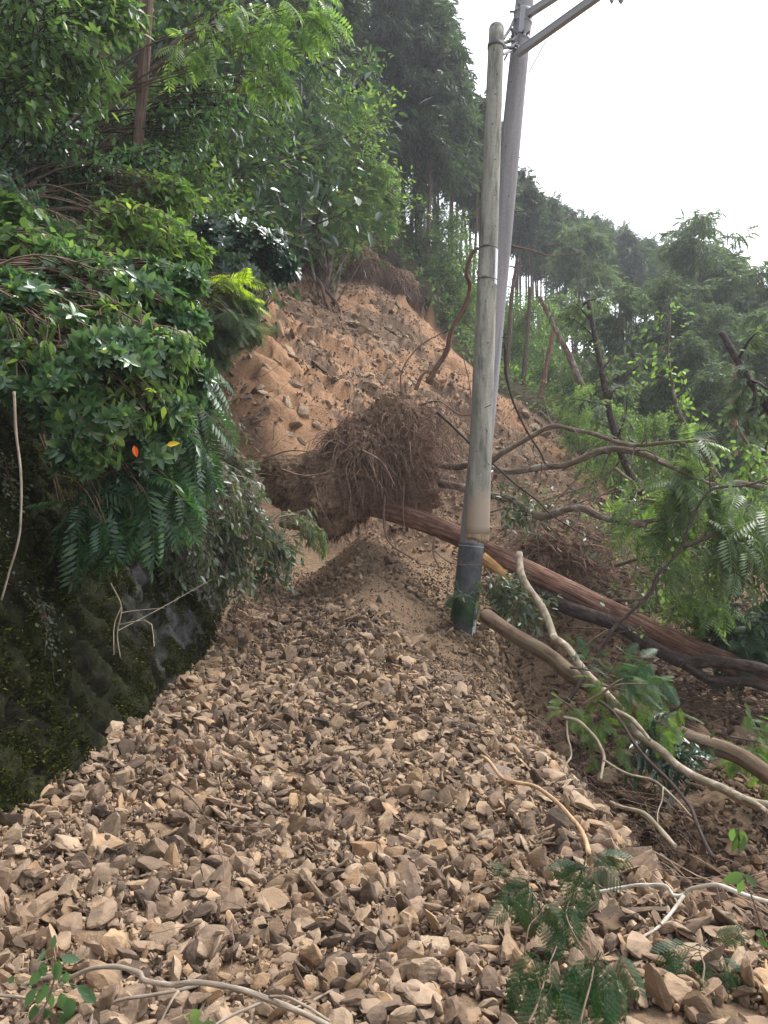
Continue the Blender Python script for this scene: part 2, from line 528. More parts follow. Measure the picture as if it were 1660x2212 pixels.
# ------------------------------------------------------------------ terrain
PLA = 0.6
def plane_D(px, py):
    cx, cz = (px - 830) / FPX, (1106 - py) / FPX
    return (PLA * 13 + 0.42) / (PLA - PLA * cx - cz)
ctrl = [(830, 2212, 2.45), (400, 2212, 2.45), (1250, 2212, 2.45), (830, 1900, 3.6), (830, 1700, 4.9), (830, 1500, 7.4), (600, 1650, 5.4), (500, 1500, 6.7), (840, 1375, 9.6), (700, 1330, 10.4), (800, 1260, 12.4),
        (0, 1830, 3.4), (420, 1440, 7.4), (600, 1270, 11.5), (0, 2100, 2.6),
        (1170, 1600, 5.9), (1330, 1800, 4.2), (1500, 1980, 3.3), (1650, 2050, 3.0), (1040, 1370, 10.0), (1100, 1480, 7.8), (930, 1240, 11.8), (1640, 2190, 2.6),
        (1500, 1750, 5.7), (1600, 1650, 6.6), (1640, 1540, 8.3), (1250, 1500, 8.2), (1150, 1400, 10.2), (1400, 1400, 11), (1600, 1350, 12.5), (1300, 1250, 12.5), (1200, 1200, 13.2), (1500, 1200, 15.5),
        (1300, 1100, 19.4), (1600, 1050, 23), (650, 1120, 13.6), (1050, 1180, 13.5), (1450, 1080, 21)]
for px, py in [(600, 950), (500, 850), (700, 900), (500, 650), (600, 560), (720, 720), (850, 820), (640, 760), (760, 620), (890, 655), (960, 850), (950, 760), (1050, 950), (1100, 1020), (1170, 910), (1250, 970), (450, 470), (1010, 790), (420, 950)]:
    ctrl.append((px, py, plane_D(px, py)))
cpts = [W(*c) for c in ctrl]
def rel(px, D, zr):
    return np.array([(px - 830) / FPX * D, D, EYE + zr])
cpts += [rel(950, 31, 9.1), rel(1050, 38, 9.8), rel(1200, 50, 9.7), rel(1400, 55, 8.8), rel(1600, 60, 8.4), rel(1750, 64, 8), rel(2100, 70, 7),
         rel(950, 42, 10.2), rel(1080, 50, 11.0), rel(1230, 62, 11.4), rel(1430, 67, 10), rel(1650, 72, 9), rel(950, 62, 3), rel(1100, 70, 4), rel(1250, 80, 4), rel(1500, 84, 3), rel(1700, 90, 2), rel(900, 80, 0),
         rel(1200, 32, 4.6), rel(1400, 38, 4.6), rel(1600, 40, 4.4), rel(1700, 30, 2.2), rel(2100, 40, 3),
         rel(800, 30, 11), rel(700, 32, 14), rel(500, 32, 18), rel(200, 34, 26), rel(500, 60, 24), rel(0, 60, 34), rel(750, 50, 12)]
cpts += [np.array(p) for p in [(8., 4., -1.6), (14., 8., -2.2), (30., 12., -4), (30, 25., -1.), (9., 0., -1.6), (0., -3., 0.0), (-2., -3., 0.1), (4., -3., -.9), (8., -4., -1.8), (30., -4, -5), (-9., 18., 7.5), (-14., 24., 15.), (-20., 10., 9), (-3., 13.5, 2.2), (-5., 17., 6.0)]]
cpts = np.array(cpts, float)
def _k(r2):
    return 0.5 * r2 * np.log(r2 + 1e-9)
_A = _k(((cpts[:, None, :2] - cpts[None, :, :2]) ** 2).sum(-1)) + np.eye(len(cpts)) * 0.02
_P = np.hstack([np.ones((len(cpts), 1)), cpts[:, :2]])
_S = np.linalg.solve(np.block([[_A, _P], [_P.T, np.zeros((3, 3))]]), np.concatenate([cpts[:, 2], np.zeros(3)]))
def H0(x, y):
    x = np.asarray(x, float); y = np.asarray(y, float)
    sh = x.shape
    x = x.ravel(); y = y.ravel()
    out = np.empty(len(x))
    for i in range(0, len(x), 20000):
        a, b = x[i:i + 20000], y[i:i + 20000]
        r2 = (a[:, None] - cpts[None, :, 0]) ** 2 + (b[:, None] - cpts[None, :, 1]) ** 2
        out[i:i + 20000] = _k(r2) @ _S[:-3] + _S[-3] + _S[-2] * a + _S[-1] * b
    return out.reshape(sh)
def ray_hit(px, py, Hf=None, d0=2.0, d1=75.0):
    d = np.arange(d0, d1, 0.04)
    P = np.stack([(px - 830) / FPX * d, d, EYE + (1106 - py) / FPX * d], -1)
    h = (Hf or H0)(P[:, 0], P[:, 1])
    w = np.nonzero(P[:, 2] < h)[0]
    return P[w[0]] if len(w) else P[-1]
scar_px = [(300, 1150), (380, 900), (410, 700), (420, 500), (450, 450), (540, 470), (600, 535), (650, 575), (710, 610), (760, 590), (830, 620), (890, 660), (950, 725), (1010, 785), (1070, 850), (1170, 905), (1240, 965), (1290, 1030), (1330, 1090), (1500, 1100), (1560, 1170)]
scar_xy = np.array([ray_hit(*p)[:2] for p in scar_px] + [(12., 14.), (40., 14.), (40., -8.), (-2.4, -8.), (-2.4, 11.)])
def poly_sd(x, y, poly):
    x = np.asarray(x, float); y = np.asarray(y, float)
    d = np.full(x.shape, 1e9)
    inside = np.zeros(x.shape, bool)
    for i in range(len(poly)):
        a, b = poly[i], poly[(i + 1) % len(poly)]
        e = b - a
        t = np.clip(((x - a[0]) * e[0] + (y - a[1]) * e[1]) / (e @ e + 1e-12), 0, 1)
        d = np.minimum(d, np.hypot(x - a[0] - t * e[0], y - a[1] - t * e[1]))
        c = ((a[1] > y) != (b[1] > y))
        with np.errstate(divide='ignore', invalid='ignore'):
            xi = a[0] + (y - a[1]) * e[0] / (e[1] if e[1] != 0 else 1e-9)
        inside ^= c & (x < xi)
    return np.where(inside, -d, d)
WALL_X0, WALL_SL, WALL_TOP = -1.82, 0.32, 2.6
def wall_x(z):
    return WALL_X0 - WALL_SL * z
APEX = W(800, 1172, 11.9)
def wall_top(y):
    return WALL_TOP - 1.75 * sstep(y, 8.2, 12.2)
def Hbase(x, y):
    x = np.asarray(x, float); y = np.asarray(y, float)
    h = H0(x, y)
    sdv = poly_sd(x, y, scar_xy)
    wob = 0.3 * vnoise(xyz(x * 1.3, y * 1.3).reshape(-1, 3), 7).reshape(x.shape) + 0.16 * vnoise(xyz(x * 5, y * 5).reshape(-1, 3), 9).reshape(x.shape)
    up = sstep(h, 7.0, 9.5) * sstep(y, 17, 20)
    h = h + up * 1.15 * sstep(sdv + wob, 0.0, 0.3)
    h = h + (1 - up) * 0.25 * sstep(sdv + wob, 0, 0.6) * sstep(y, 14, 18)
    hill = wall_top(y) + 1.0 * np.clip(-2.85 - x, 0, 60) + 0.22 * np.clip(y - 4, 0, 30) * sstep(-x, 2.8, 5)
    m = (1 - sstep(y, 10.2, 13.5)) * sstep(-x - 0.32 * (2.6 - wall_top(y)) * -1.0, 2.66, 2.8)
    h = np.where(x < -2.0, h * (1 - m) + np.maximum(h, hill) * m, h)
    # the cone of soil below the root plate
    r = np.hypot(x - APEX[0], y - APEX[1])
    cone = APEX[2] - 0.52 * r - 0.10 * np.sqrt(r)
    k = 0.12
    h = h + k * np.log1p(np.exp(np.clip((cone - h) / k, -30, 30)))
    # the bank breaks off along its right shoulder
    xs = 1.24 + 0.10 * vnoise(xyz(y * 1.1, y * 0).reshape(-1, 3), 19).reshape(y.shape)
    h = h - 0.40 * sstep(x - xs, 0.0, 0.6) * (1 - sstep(y, 11, 14)) * sstep(y, 2.4, 3.6)
    h = h - 0.75 * np.exp(-((x - xs - 0.85) / 0.55) ** 2) * sstep(y, 4.6, 6.8) * (1 - sstep(y, 10.2, 12))
    h = h + 0.42 * np.exp(-((x + 0.15) / 0.75) ** 2) * sstep(y, 4.0, 8.5) * (1 - sstep(y, 11, 13))
    return np.where(h > 16, 16 + 6 * np.tanh((h - 16) / 12), h)
def detail(x, y):
    sh = np.shape(x)
    x = np.ravel(x); y = np.ravel(y)
    sdv = poly_sd(x, y, scar_xy)
    sc = sstep(-sdv, 0.0, 1.5) * sstep(y + 0.25 * x, 12.6, 15)
    # strata: rotated frame, running down to the right
    u = (x * 0.8 + y * 0.6)
    v = (-x * 0.6 + y * 0.8)
    a = fbm(xyz(u * 0.25, v * 0.9), 5, 11, True)
    b = fbm(xyz(u * 1.2, v * 2.6), 4, 21)
    z = sc * (0.36 * a + 0.17 * b + 0.17 * fbm(xyz(u * 0.55, v * 2.4), 4, 51, True) + 0.07 * fbm(xyz(x * 6, y * 6), 3, 5, True))
    # rock ledges: sharp steps following the bedding
    ph = v * 0.85 + 0.35 * u + 1.1 * a + 0.5 * fbm(xyz(u * 0.9, v * 0.9), 3, 57)
    led = (ph - np.floor(ph))
    lm = sstep(fbm(xyz(u * 0.35 + 4, v * 0.5), 3, 58), -0.25, 0.12)
    z = z + sc * lm * 0.30 * (1 + 0.6 * b) * (sstep(led, 0.0, 0.13) - sstep(led, 0.13, 1.0) ** 0.8)
    ph2 = v * 3.4 + 0.8 * b + 0.6 * u
    led2 = ph2 - np.floor(ph2)
    z = z + sc * (0.35 + 0.65 * lm) * 0.13 * (sstep(led2, 0.0, 0.25) - led2)
    z = z + (1 - sc) * (0.05 * fbm(xyz(x * 1.5, y * 1.5), 4, 31) + 0.02 * fbm(xyz(x * 9, y * 9), 2, 33))
    return z.reshape(sh), sc.reshape(sh), (fbm(xyz(u * 0.16, v * 0.5), 3, 41) - lm * 0.42 * (1 - sstep(led, 0.12, 0.4)) - 0.22 * (1 - sstep(led2, 0.2, 0.5)) + 0.36).reshape(sh)
def H(x, y):
    x = np.asarray(x, float); y = np.asarray(y, float)
    return Hbase(x, y) + detail(x, y)[0]
def H1(x, y):
    return float(H(np.array([x]), np.array([y]))[0])

def spaced(lo, f0, f1, hi, step, grow=1.13):
    mid = list(np.arange(f0, f1, step))
    s, a, left = step, f0, []
    while a > lo:
        s *= grow; a -= s; left.append(a)
    s, a, right = step, mid[-1], []
    while a < hi:
        s *= grow; a += s; right.append(a)
    return np.array(left[::-1] + mid + right)
gx = spaced(-34, -8.0, 8.5, 62, 0.062)
gy = spaced(-10, 2.0, 31.0, 95, 0.07)
X, Y = np.meshgrid(gx, gy)
hb = Hbase(X, Y)
dz, scm, tone = detail(X, Y)
Zt = hb + dz
sdv = poly_sd(X, Y, scar_xy)
wob = 0.4 * vnoise(xyz(X * 1.1, Y * 1.1).reshape(-1, 3), 7).reshape(X.shape)
bare = 1 - sstep(sdv + 0.5 * wob, -0.15, 0.1)
bare = np.where((X < -2.5) & (Y < 11), 0, bare)
# the orange band that runs down the right flank, and the soil chute in the middle left
band = np.array([ray_hit(*p)[:2] for p in [(900, 680), (960, 770), (1040, 870), (1120, 960), (1200, 1010)]])
band2 = np.array([ray_hit(*p)[:2] for p in [(540, 720), (590, 850), (640, 950), (700, 1010)]])
def line_d(x, y, P):
    d = np.full(x.shape, 1e9)
    for a, b in zip(P[:-1], P[1:]):
        e = b - a
        t = np.clip(((x - a[0]) * e[0] + (y - a[1]) * e[1]) / (e @ e), 0, 1)
        d = np.minimum(d, np.hypot(x - a[0] - t * e[0], y - a[1] - t * e[1]))
    return d
tone = tone * 0.5 - 0.1 + 0.32 * np.exp(-(line_d(X, Y, band) / 0.9) ** 2) + 0.42 * np.exp(-(line_d(X, Y, band2) / 0.7) ** 2)
tone = tone + 0.16 * np.exp(-((line_d(X, Y, np.array([ray_hit(640, 640)[:2], ray_hit(900, 700)[:2]]))) / 1.5) ** 2)
i, j = np.meshgrid(np.arange(len(gy) - 1), np.arange(len(gx) - 1), indexing='ij')
n = len(gx)
q = np.stack([i * n + j, i * n + j + 1, (i + 1) * n + j + 1, (i + 1) * n + j], -1).reshape(-1, 4)
F = np.concatenate([q[:, [0, 1, 2]], q[:, [0, 2, 3]]])
V = np.stack([X, Y, Zt], -1).reshape(-1, 3)
V_low = float(V[:, 2].min())
print('ground z', V[:, 2].min(), V[:, 2].max(), gx[0], gx[-1], gy[0], gy[-1])
g = obj('ground', (V, F, V[:, :2] * 0.1), M['ground'], smooth=True, attr={'bare': bare.ravel(), 'tone': tone.ravel(), 'scar': sstep(Y + 0.25 * X, 12.4, 14).ravel()})
tag(g, 'landslide slope of orange soil, rubble bank and dark forest floor', kind='structure')

# ------------------------------------------------------------------ mossy retaining wall
def build_wall():
    ys = np.arange(-1.5, 12.6, 0.035)
    ss = np.arange(-0.5, 2.96, 0.035)
    Yw, S = np.meshgrid(ys, ss)
    zz = np.minimum(S * 0.95 - 0.15, wall_top(Yw) + 0.02 + 0.0 * S)
    xx = wall_x(zz)
    # diagonal blocks with sunk joints
    u = (Yw + S) / 0.42
    v = (Yw - S) / 0.42
    row = np.floor(u)
    ju = np.abs(u - np.round(u))
    jv = np.abs((v + 0.5 * (row % 2)) / 1.6 - np.round((v + 0.5 * (row % 2)) / 1.6)) * 1.6
    joint = sstep(np.maximum(1 - ju / 0.17, 1 - jv / 0.2), 0.1, 0.5)
    P = np.stack([xx, Yw, zz], -1).reshape(-1, 3)
    moss = fbm(P * 1.6, 4, 61).reshape(S.shape)
    clod = fbm(P * 6, 4, 71).reshape(S.shape)
    bare = sstep(Yw, 5.6, 7.2) * (1 - sstep(Yw, 10.2, 11.4)) * sstep(-moss - 0.9 * clod, 0.08, 0.2) * sstep(zz, -0.2, 0.0)
    rid = fbm(P * 13, 4, 79, True).reshape(S.shape)
    off = -joint * 0.085 + (1 - bare) * 0.035 * rid + (1 - bare) * (0.05 * moss + 0.05 * clod + 0.02) + 0.006 * clod
    nx, nz = 0.93, 0.37
    P = np.stack([xx + off * nx, Yw, zz + off * nz], -1)
    cap = np.stack([P[-1, :, 0] - 0.5, P[-1, :, 1], P[-1, :, 2] + 0.03], -1)[None]
    P = np.concatenate([P, cap])
    bare = np.concatenate([bare, bare[-1:] * 0])
    n = P.shape[1]
    i, j = np.meshgrid(np.arange(P.shape[0] - 1), np.arange(n - 1), indexing='ij')
    q = np.stack([i * n + j, i * n + j + 1, (i + 1) * n + j + 1, (i + 1) * n + j], -1).reshape(-1, 4)
    F = np.concatenate([q[:, [0, 2, 1]], q[:, [0, 3, 2]]])
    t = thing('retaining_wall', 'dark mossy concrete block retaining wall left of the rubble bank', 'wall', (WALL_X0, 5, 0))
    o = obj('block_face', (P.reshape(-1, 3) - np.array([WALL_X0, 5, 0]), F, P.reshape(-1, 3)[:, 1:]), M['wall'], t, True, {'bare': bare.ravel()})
    # moss tufts
    rng = np.random.default_rng(5)
    N = 300000
    y = rng.uniform(1.5, 12.8, N)
    s = rng.uniform(-0.35, 2.85, N)
    z = np.minimum(s * 0.95 - 0.15, wall_top(y))
    P = np.stack([wall_x(z), y, z], -1)
    mo = fbm(P * 1.6, 4, 61)
    cl = fbm(P * 6, 4, 71)
    br = sstep(y, 5.6, 7.2) * (1 - sstep(y, 10.2, 11.4)) * sstep(-mo - 0.9 * cl, 0.08, 0.2)
    keep = (mo + 0.8 * cl + rng.normal(0, 0.15, N) > -0.02) & (br < 0.3)
    P, mo, cl = P[keep], mo[keep], cl[keep]
    P = P + np.stack([(0.05 * mo + 0.05 * cl + 0.03) * 0.93, np.zeros(len(P)), (0.05 * mo + 0.05 * cl + 0.03) * 0.37], -1)
    d = nrm(np.array([0.8, 0, 0.1]) + rng.normal(0, 0.7, P.shape))
    tv = np.array([(0, -0.28, 0), (0, 0.28, 0), (1, 0, 0.1)])
    mb = MB()
    Vv, Ff = inst(tv, np.array([[0, 1, 2]]), P, frames(d, rdir(rng, len(P))), rng.uniform(0.010, 0.030, len(P)))
    mb.add(Vv, Ff)
    mo_ = obj('moss', (Vv - np.array([WALL_X0, 5, 0]), Ff, np.zeros((len(Vv), 2))), M['moss'], t)
    tag(mo_, kind='stuff')
    return t
build_wall()

# ------------------------------------------------------------------ rocks
def ico(sub):
    bm = bmesh.new()
    bmesh.ops.create_icosphere(bm, subdivisions=sub, radius=1)
    V = np.array([v.co[:] for v in bm.verts])
    F = np.array([[v.index for v in f.verts] for f in bm.faces])
    bm.free()
    return V, F
ICO = {k: ico(k) for k in (1, 2, 3, 4, 5)}
def rock_shape(seed, sub, flat=None, cuts=11, rough=0.02, lobes=0.18):
    rng = np.random.default_rng(seed)
    V, F = ICO[sub]
    V = V.copy()
    V = V * (1 + lobes * vnoise(V * 1.4 + seed, seed)[:, None])
    for _ in range(cuts):
        n = rdir(rng, 1)[0]
        d = rng.uniform(0.45, 0.82)
        t = V @ n - d
        V = V - np.maximum(t, 0)[:, None] * n * 0.97
    fl = flat if flat is not None else (1.0, rng.uniform(0.55, 0.85), rng.uniform(0.32, 0.62))
    V = V * np.array(fl)
    if rough:
        V = V + rough * (fbm(V * 4, 4, seed + 3)[:, None] * nrm(V)) + rough * 0.9 * (vnoise(V * np.array([2.2, 2.2, 17]), seed + 4)[:, None] * nrm(V * np.array([1, 1, 0.01])))
    V = V / np.abs(V).max()
    return V, F

ROCK_RIDGE_R = 1.42   # right shoulder of the bank
def density_mask(x, y):
    return (x > wall_x(0.15) + 0.02)

# the big stones one can point at: px, py, d guess from ground, width px, height px, tone, shape, label
big = [
    (350, 1728, 88, 62, 'tan', 'wedge', 'pale tan wedge-shaped boulder standing on the long flat stone in the left half of the bank'),
    (348, 1778, 108, 46, 'tan', 'slab', 'long low tan stone lying right under the pale wedge-shaped boulder'),
    (376, 1818, 60, 56, 'brown', 'block', 'square brown block just below the right end of the long low tan stone'),
    (483, 1756, 52, 54, 'pale', 'block', 'pale five-sided upright stone beside a thin twig, left of the bank middle'),
    (773, 1746, 112, 68, 'brown', 'slab', 'large smooth brown boulder with flat face in the middle of the bank'),
    (904, 1762, 100, 62, 'brown', 'rough', 'large rough craggy boulder right beside the smooth brown boulder'),
    (846, 1800, 82, 66, 'tan', 'dome', 'tan dome-shaped boulder below and between the two large middle boulders'),
    (777, 1866, 48, 84, 'tan', 'upright', 'tall narrow stone standing on end below the dome-shaped boulder'),
    (640, 1668, 72, 50, 'tan', 'rough', 'rounded tan rough boulder above the middle of the bank'),
    (604, 1618, 66, 48, 'brown', 'slab', 'flat grey-brown stone lying above the rounded tan rough boulder'),
    (882, 1615, 52, 42, 'tan', 'rough', 'rounded tan stone high in the bank centre'),
    (1135, 1826, 84, 72, 'dark', 'wedge', 'dark triangular slab leaning beside the right shoulder of the bank'),
    (1190, 1890, 92, 68, 'pale', 'slab', 'broad pale slab directly below the dark triangular slab'),
    (1088, 1762, 62, 58, 'tan', 'rough', 'knobbly stone above the dark triangular slab, beside the tan root'),
    (1052, 1655, 40, 44, 'tan', 'block', 'small upright tan block under the upper end of the tan root'),
    (1270, 2010, 96, 66, 'tan', 'block', 'big tan block under the fern-like green fronds at the lower right'),
    (1345, 2022, 66, 66, 'tan', 'block', 'tan block touching the right side of the big tan block'),
    (935, 1998, 84, 96, 'brown', 'upright', 'tall brown craggy stone at the lower centre'),
    (1012, 2010, 72, 52, 'brown', 'slab', 'flat brown stone right of the tall brown craggy stone'),
    (848, 1988, 50, 62, 'tan', 'wedge', 'tan pointed stone left of the tall brown craggy stone'),
    (1002, 2150, 130, 84, 'tan', 'rough', 'wide flat-topped rough boulder at the bottom centre'),
    (1088, 2170, 96, 96, 'pale', 'dome', 'pale boulder right of the wide flat-topped rough boulder'),
    (500, 2086, 104, 62, 'pale', 'slab', 'pale smooth stone just above the bent bare branch at the lower left'),
    (470, 2006, 72, 52, 'brown', 'rough', 'brown rounded rough stone above the pale smooth stone'),
    (632, 1972, 120, 50, 'brown', 'slab', 'long tilted brown slab at the lower centre left'),
    (700, 2020, 62, 64, 'tan', 'wedge', 'leaning tan stone at the right end of the long tilted brown slab'),
    (490, 1962, 66, 48, 'pale', 'block', 'pale block with flat top above the brown rounded rough stone'),
    (205, 1985, 120, 110, 'brown', 'rough', 'big lumpy clod of brown shale and soil at the lower left'),
    (88, 1952, 66, 52, 'pale', 'block', 'pale jagged stone left of the big lumpy clod'),
    (785, 2052, 56, 50, 'brown', 'block', 'dark-edged block in the lower centre'),
    (1185, 1990, 52, 60, 'brown', 'block', 'brown block left of the big tan block by the green fronds'),
    (1425, 2185, 250, 150, 'pale', 'dome', 'largest pale tan boulder at the bottom right'),
    (1600, 2160, 210, 165, 'pale', 'rough', 'large cracked pale boulder in the bottom right corner'),
    (1512, 2092, 66, 62, 'tan', 'block', 'tan block perched between the two largest bottom boulders'),
    (1605, 1748, 56, 72, 'brown', 'upright', 'tall rounded brown boulder under the pale fallen bough at the right'),
    (1497, 1725, 96, 44, 'brown', 'slab', 'flat brown slab on the rubble left of the tall rounded brown boulder'),
    (1395, 1640, 100, 60, 'dark', 'slab', 'dark brown flat rock between the brown log and the thin dark stem'),
    (1385, 1795, 62, 40, 'tan', 'slab', 'flat tan stone right of the bank shoulder above the white branch'),
    (58, 1868, 60, 40, 'brown', 'slab', 'flat dark-topped stone by the foot of the mossy wall'),
    (65, 1935, 74, 40, 'tan', 'rough', 'tan rough stone at the left picture edge below the mossy wall'),
    (1120, 2060, 66, 60, 'brown', 'slab', 'brown slab at the left side of the lowest green fronds'),
    (640, 1850, 70, 62, 'brown', 'upright', 'brown upright stone in the middle left of the bank'),
    (695, 1820, 62, 42, 'dark', 'slab', 'dark grey flaky slab above the brown upright stone'),
    (500, 1905, 50, 52, 'tan', 'rough', 'tan rounded stone by a hanging thin twig at lower left centre'),
    (930, 1560, 46, 34, 'tan', 'slab', 'flat tan stone at the foot of the soil patch high on the bank'),
    (1010, 1892, 66, 50, 'tan', 'wedge', 'tan wedge stone left of the broad pale slab'),
    (1060, 1960, 56, 44, 'tan', 'block', 'tan stone left of the upper green frond cluster'),
]
SH = {'wedge': ((1, 0.75, 0.66), 8), 'slab': ((1, 0.8, 0.42), 9), 'block': ((1, 0.85, 0.8), 8), 'rough': ((1, 0.8, 0.65), 16), 'dome': ((1, 0.85, 0.7), 12), 'upright': ((1, 0.62, 0.5), 9)}
TONE = {'tan': (0.335, 0.247, 0.168), 'brown': (0.24, 0.173, 0.12), 'pale': (0.43, 0.328, 0.232), 'dark': (0.14, 0.107, 0.083), 'orange': (0.41, 0.265, 0.155), 'grey': (0.24, 0.188, 0.148)}
rock_list = []        # (x, y, r) of every individual rock
def slope_normal(x, y, e=0.15):
    x = np.asarray(x, float); y = np.asarray(y, float)
    hx = (H(x + e, y) - H(x - e, y)) / (2 * e)
    hy = (H(x, y + e) - H(x, y - e)) / (2 * e)
    return nrm(np.stack([-hx, -hy, np.ones_like(hx)], -1))
landmarks = []
for k, (px, py, w, h, tn, shp, lab) in enumerate(big):
    hit = ray_hit(px, py, H, 1.8, 30)
    ez = 0.5 * h / FPX * hit[1]
    hit = ray_hit(px, py, lambda a, b: H(a, b) + ez * 0.62, 1.6, 30)
    d = hit[1]
    wm, hm = w / FPX * d * 1.12, h / FPX * d * 1.12
    fl, cuts = SH[shp]
    if shp == 'upright':
        ext = np.array([wm * 0.5, min(wm, hm) * 0.45, hm * 0.55])
    else:
        ext = np.array([wm * 0.5, (wm + hm) * 0.24, hm * 0.5])
    V, F = rock_shape(900 + k, 5 if w > 90 else 4, (1, 1, 1), cuts + 3, 0.05 if shp in ('rough',) else 0.028, 0.34 if shp == 'rough' else 0.2)
    V = V / np.abs(V).max(0) * ext
    rng = np.random.default_rng(k)
    a = rng.normal(0, 0.14)
    ca, sa = math.cos(a), math.sin(a)
    V = V @ np.array([[ca, 0, sa], [0, 1, 0], [-sa, 0, ca]])
    x, y = hit[0], hit[1]
    c = np.array([x, y, hit[2]])
    o = obj('rock', (V, F, V[:, :2]), M['rock'], origin=c)
    t = np.array(TONE[tn]) * rng.uniform(0.93, 1.07)
    o.color = (*t, 1)
    tag(o, lab if len(lab.split()) <= 16 else ' '.join(lab.split()[:16]), 'rock', 'large rocks lying on the rubble')
    rock_list.append((x, y, max(ext[0], ext[1]) * 0.85))
    landmarks.append((px, py, lab, d))

# middle-sized stones: individuals, copies of a set of shapes
rng = np.random.default_rng(77)
protos = []
for k in range(26):
    fl = (1.0, rng.uniform(0.5, 0.9), rng.uniform(0.22, 0.62))
    V, F = rock_shape(100 + k, 4, fl, int(rng.integers(9, 17)), 0.035, 0.3)
    protos.append((mesh_data('rock', (V, F, V[:, :2]), M['rock']), fl))
short = ['pale wedge boulder', 'long low tan stone', 'square brown block', 'pale five-sided stone', 'large smooth brown boulder', 'large craggy middle boulder', 'tan dome boulder', 'tall narrow stone', 'rounded tan rough boulder',
         'flat grey-brown stone', 'rounded stone high in the bank', 'dark triangular slab', 'broad pale slab', 'knobbly stone by the tan root', 'small block at the tan root', 'big tan block under the fronds', 'tan block beside it under the fronds',
         'tall brown craggy stone', 'flat brown lower stone', 'tan pointed stone', 'wide flat-topped bottom boulder', 'pale bottom boulder', 'pale smooth stone above the bent branch', 'brown rounded lower stone', 'long tilted brown slab',
         'leaning tan stone', 'pale flat-topped block', 'big lumpy clod', 'pale jagged left stone', 'dark-edged block', 'brown block by the fronds', 'largest pale boulder', 'cracked corner boulder', 'perched tan block', 'tall rounded right boulder',
         'flat slab at the right', 'dark flat rock by the log', 'flat tan stone past the shoulder', 'flat stone at the wall foot', 'rough stone at the left edge', 'brown slab by the lowest fronds', 'brown upright stone', 'dark grey flaky slab',
         'tan rounded stone by the twig', 'flat stone below the soil patch', 'tan wedge stone', 'tan stone by the upper fronds']
cand = []
tries = 0
while len(cand) < 250 and tries < 12000:
    tries += 1
    y = 2.3 + 7.5 * rng.random() ** 1.6
    x = rng.uniform(-1.75, min(0.56 * y, 1.5 + 0.35 * max(0, y - 3)))
    if abs(x) > 0.55 * y + 0.1 or x < -1.75:
        continue
    r = rng.choice([0.048, 0.06, 0.076, 0.095, 0.12], p=[0.3, 0.3, 0.22, 0.12, 0.06]) * (1.0 + 0.02 * y)
    if any((x - a) ** 2 + (y - b) ** 2 < (0.8 * (r + c)) ** 2 for a, b, c in rock_list):
        continue
    rock_list.append((x, y, r))
    cand.append((x, y, r))
cx = np.array([c[0] for c in cand]); cy = np.array([c[1] for c in cand])
ch = H(cx, cy)
cn = slope_normal(cx, cy)
used = {}
for k, (x, y, r) in enumerate(cand):
    me, fl = protos[int(rng.integers(len(protos)))]
    o = bpy.data.objects.new('rock', me)
    scene.collection.objects.link(o)
    zax = nrm(cn[k] + rng.normal(0, 0.42, 3))
    R = frames(rdir(rng, 1), zax[None])[0]
    from mathutils import Matrix
    mat3 = Matrix(R.tolist())
    s = r * rng.uniform(0.95, 1.25)
    o.matrix_world = Matrix.Translation((x, y, ch[k] + s * fl[2] * 0.45)) @ mat3.to_4x4() @ Matrix.Diagonal((s, s * rng.uniform(0.85, 1.15), s * rng.uniform(0.85, 1.2), 1))
    tn = str(rng.choice(['tan', 'brown', 'pale', 'dark', 'orange', 'grey'], p=[0.36, 0.2, 0.2, 0.06, 0.08, 0.1]))
    o.color = (*(np.array(TONE[tn]) * rng.uniform(0.85, 1.12)), 1)
    shp = 'flat' if fl[2] < 0.45 else ('chunky' if fl[2] > 0.6 else 'angular')
    ppx, ppy = 830 + x / y * FPX, 1106 - (ch[k] - EYE) / y * FPX
    L = min(range(len(landmarks)), key=lambda q: (landmarks[q][0] - ppx) ** 2 + (landmarks[q][1] - ppy) ** 2)
    dx, dy = ppx - landmarks[L][0], ppy - landmarks[L][1]
    ang = math.degrees(math.atan2(-dy, dx)) % 360
    dirw = ['right of', 'above and right of', 'above', 'above and left of', 'left of', 'below and left of', 'below', 'below and right of'][int((ang + 22.5) // 45) % 8]
    ring = math.hypot(dx, dy)
    near = 'close ' if ring < 70 else ('' if ring < 130 else 'well ')
    siz = 'small' if r < 0.075 else ('medium' if r < 0.1 else 'large')
    lab = f"{siz} {tn} {shp} stone {near}{dirw} the {short[L]}"
    if len(lab.split()) > 16: lab = lab.replace('close ', '').replace('well ', '').replace(' and ', '-', 1)
    used[lab] = used.get(lab, 0) + 1
    tag(o, lab, 'rock', 'loose stones on the rubble bank')

